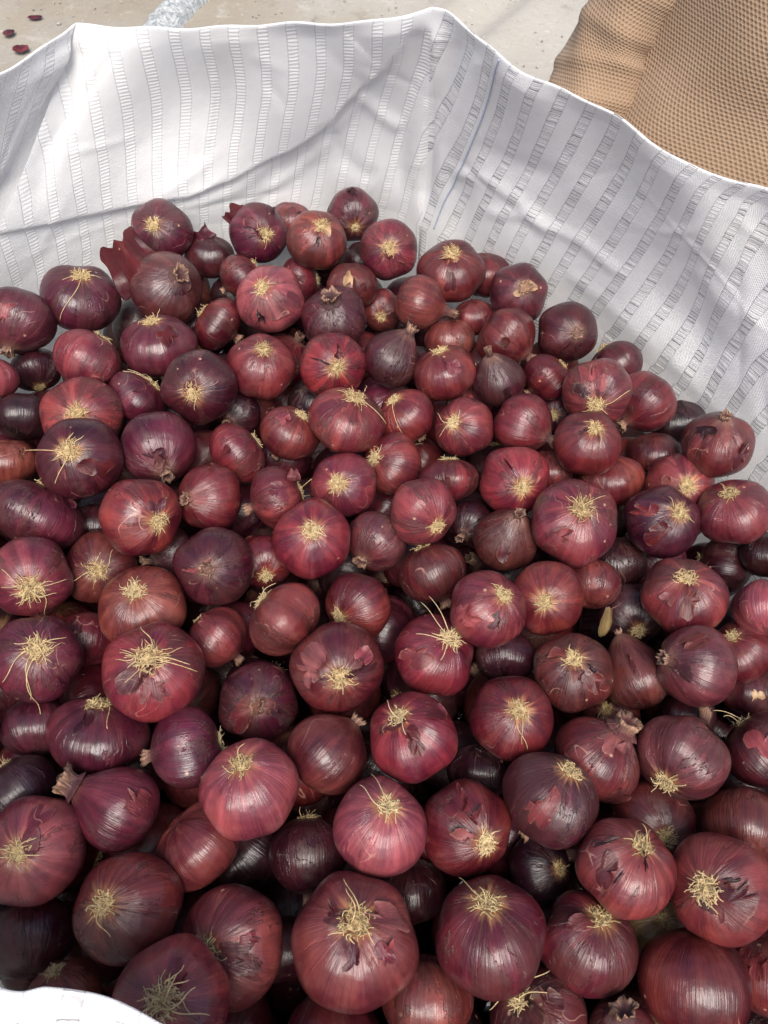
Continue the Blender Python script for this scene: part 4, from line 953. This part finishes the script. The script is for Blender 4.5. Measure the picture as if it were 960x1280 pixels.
def loft(name, cx, mat, nu=64, per=None, closed=True, wr=None):
    """cx: list of (centre xyz, ax, ay, dir) rings"""
    V = []; uvs = []; L = 0; prev = None
    for j, (c, ax, ay, X_, Y_) in enumerate(cx):
        c = np.array(c); 
        if prev is not None: L += np.linalg.norm(c-prev)
        prev = c; pm = math.pi*(3*(ax+ay)-math.sqrt((3*ax+ay)*(ax+3*ay)))
        for i in range(nu+1):
            a = 2*math.pi*i/nu; off_ = wr(a, j/(len(cx)-1), L) if wr else 0
            d_ = X_*math.cos(a)*(ax+off_)+Y_*math.sin(a)*(ay+off_); V.append(c+d_); uvs.append((a/(2*math.pi)*(per or pm), L))
    V = np.array(V); m = len(cx); F = grid_faces(nu+1, m).tolist()
    return mesh_np(name, V, F, mat, None, np.array(uvs))
Xb = np.array([ca, sa, 0]); Yb = np.array([-sa, ca, 0])
def interp(tab, z):
    tab = np.array(tab); return [np.interp(z, tab[:, 0], tab[:, q]) for q in range(1, tab.shape[1])]
tt_ = np.linspace(.80, 1.52, 60); cx = []
for z in tt_:
    ax, ay, yo = interp([(.80,.25,.175,-.03),(.92,.248,.175,-.035),(1.0,.238,.17,-.03),(1.07,.216,.16,-.015),(1.14,.202,.15,-.01),(1.22,.195,.135,.0),(1.36,.205,.13,0),(1.44,.19,.115,.01),(1.49,.12,.09,.02),(1.52,.07,.07,.02)], z)
    cx.append((np.array([0, 0, z])+Yb*yo, ax, ay, Xb, Yb))
def wtor(a, t, L):
    front = math.cos(a+math.pi/2); 
    return .006*math.sin(3*a+14*t)+.010*math.exp(-((t-.20)/.03)**2)*(.5+.5*math.sin(2*a+4.2))+.004*math.sin(7*a-22*t)
jk = link('sweater', loft('sweater', cx, M_KNIT, 96, 1.14, wr=wtor), person)
def tube_rings(pts, rad, sub=10):
    pts = np.array(pts, float); out = []; m = len(pts)
    ts = np.linspace(0, m-1, (m-1)*sub+1)
    Pq = np.column_stack([np.interp(ts, range(m), pts[:, c]) for c in range(3)]); Rq = np.interp(ts, range(m), rad)
    for _ in range(sub//2+2): Pq[1:-1] = .25*Pq[:-2]+.5*Pq[1:-1]+.25*Pq[2:]; Rq[1:-1] = .25*Rq[:-2]+.5*Rq[1:-1]+.25*Rq[2:]
    tg = np.gradient(Pq, axis=0)
    for p, r, t in zip(Pq, Rq, tg):
        t = norm(t); x = norm(np.cross(t, [0, .6, .8])); y = np.cross(t, x); out.append((p, r, r, x, y))
    return out
def wsl(a, t, L):
    return .0042*max(0, math.sin(L*140+1.3*math.sin(a*1)+.8))*(1 if .3 < t < .85 else .3)+.004*math.sin(2*a+L*25)+.002*math.sin(5*a+L*40)
ARM_L = [(-.165,.04,1.43),(-.17,.05,1.30),(-.195,.055,1.18),(-.250,.045,1.06),(-.275,.0,.97),(-.20,-.10,.92)]
ARM_R = [(.185,.02,1.43),(.25,.02,1.30),(.28,.0,1.17),(.28,-.02,1.05),(.25,-.09,.99),(.21,-.15,.95)]
for A_ in (ARM_L, ARM_R):
    link('sleeve', loft('sleeve', tube_rings(A_, [.070, .062, .056, .055, .058, .050], 16), M_KNIT, 56, .40, wr=wsl), person)
def skinned(name, verts, edges, rad, mat, sub=2):
    me = bpy.data.meshes.new(name); me.from_pydata([tuple(v) for v in verts], edges, []); me.materials.append(mat)
    ob = link(name, me, person); md = ob.modifiers.new('skin', 'SKIN')
    me.skin_vertices.new() if not me.skin_vertices else None
    for i, r in enumerate(rad): me.skin_vertices[0].data[i].radius = (r, r) if not isinstance(r, tuple) else r
    me.skin_vertices[0].data[0].use_root = True
    s_ = ob.modifiers.new('sub', 'SUBSURF'); s_.levels = sub; s_.render_levels = sub
    for p in me.polygons: p.use_smooth = True
    md.use_smooth_shade = True
    return ob
bv = [(0,0,.95),(0,0,1.12),(0,.0,1.30),(0,.02,1.44),(0,.015,1.53),(0,-.01,1.60),(0,-.02,1.69),
      (-.10,0,.92),(-.11,-.01,.50),(-.11,.02,.09),(-.11,-.12,.04),(.10,0,.92),(.11,-.01,.50),(.11,.02,.09),(.11,-.12,.04)]
be = [(0,1),(1,2),(2,3),(3,4),(4,5),(5,6),(0,7),(7,8),(8,9),(9,10),(0,11),(11,12),(12,13),(13,14)]
br = [(.14,.10),(.13,.10),(.15,.10),(.07,.07),(.052,.055),(.075,.09),(.072,.085),.085,.052,.036,.03,.085,.052,.036,.03]
def arm(A_, s):
    global bv, be, br
    pts = [A_[0], A_[2], A_[4], A_[5]]; last = 3
    for q, p in enumerate(pts): bv.append(p); br.append([.04, .032, .028, .022][q]); be.append((last, len(bv)-1)); last = len(bv)-1
    w_ = np.array(A_[5]); hd = norm(np.array([-s*.35, -.75, -.45])); palm = w_+hd*.05; bv.append(tuple(palm)); br.append((.034, .016)); be.append((last, len(bv)-1)); pi = len(bv)-1
    sd_ = norm(np.cross(hd, [0, 0, 1]))
    for f, (o_, L_) in enumerate([(-.03, .07), (-.01, .08), (.01, .076), (.03, .06)]):
        b0 = palm+hd*.035+sd_*o_; prev = pi
        for q in range(3):
            d_ = norm(hd+np.array([0, 0, -.35*q])); b0 = b0+(d_*L_/3 if q else 0); bv.append(tuple(b0)); br.append(.009-.001*q); be.append((prev, len(bv)-1)); prev = len(bv)-1
    t0 = w_+hd*.02-sd_*s*-.03; bv.append(tuple(t0+hd*.02)); br.append(.011); be.append((last, len(bv)-1)); bv.append(tuple(t0+hd*.05-sd_*s*-.012)); br.append(.009); be.append((len(bv)-2, len(bv)-1))
arm(ARM_L, -1); arm(ARM_R, 1)
R2 = lambda p: (p[0]*1.0, p[1]*1.0, p[2])
skinned('body', bv, be, br, M_BODY)
tv = [(0,0,.98),(-.10,0,.90),(-.115,-.01,.50),(-.115,.02,.10),(.10,0,.90),(.115,-.01,.50),(.115,.02,.10)]
skinned('trousers', tv, [(0,1),(1,2),(2,3),(0,4),(4,5),(5,6)], [(.17,.13),.10,.078,.062,.10,.078,.062], M_TR)
for s_ in (-1, 1): skinned('shoe', [(s_*.11,.05,.045),(s_*.11,-.06,.04),(s_*.115,-.15,.035)], [(0,1),(1,2)], [.045,.047,.038], M_SHOE, 2)
# hair cap, ears, nose
def ell(name, c, r, mat, cut=None):
    nu, nv = 28, 18; V = []
    for j in range(nv):
        for i in range(nu):
            p = math.pi*j/(nv-1)*.999+.0005; a = 2*math.pi*i/nu; d_ = np.array([math.sin(p)*math.cos(a), math.sin(p)*math.sin(a), math.cos(p)])
            q = np.array(c)+d_*np.array(r)*(1+.03*math.sin(6*a+5*p))
            if cut and d_[2] < cut: q[1] = max(q[1], c[1]+.02)
            V.append(q)
    link(name, mesh_np(name, np.array(V), grid_faces(nu, nv, True)[:, ::-1], mat), person)
ell('hair', (0, .005, 1.70), (.088, .105, .10), M_HAIR, .1)
ell('nose', (0, -.115, 1.645), (.014, .02, .02), M_BODY)
for s_ in (-1, 1): ell('ear', (s_*.082, -.005, 1.65), (.010, .02, .03), M_BODY); ell('eye', (s_*.032, -.098, 1.665), (.013, .008, .008), M_HAIR)
ell('mouth', (0, -.105, 1.61), (.024, .008, .006), M_HAIR)
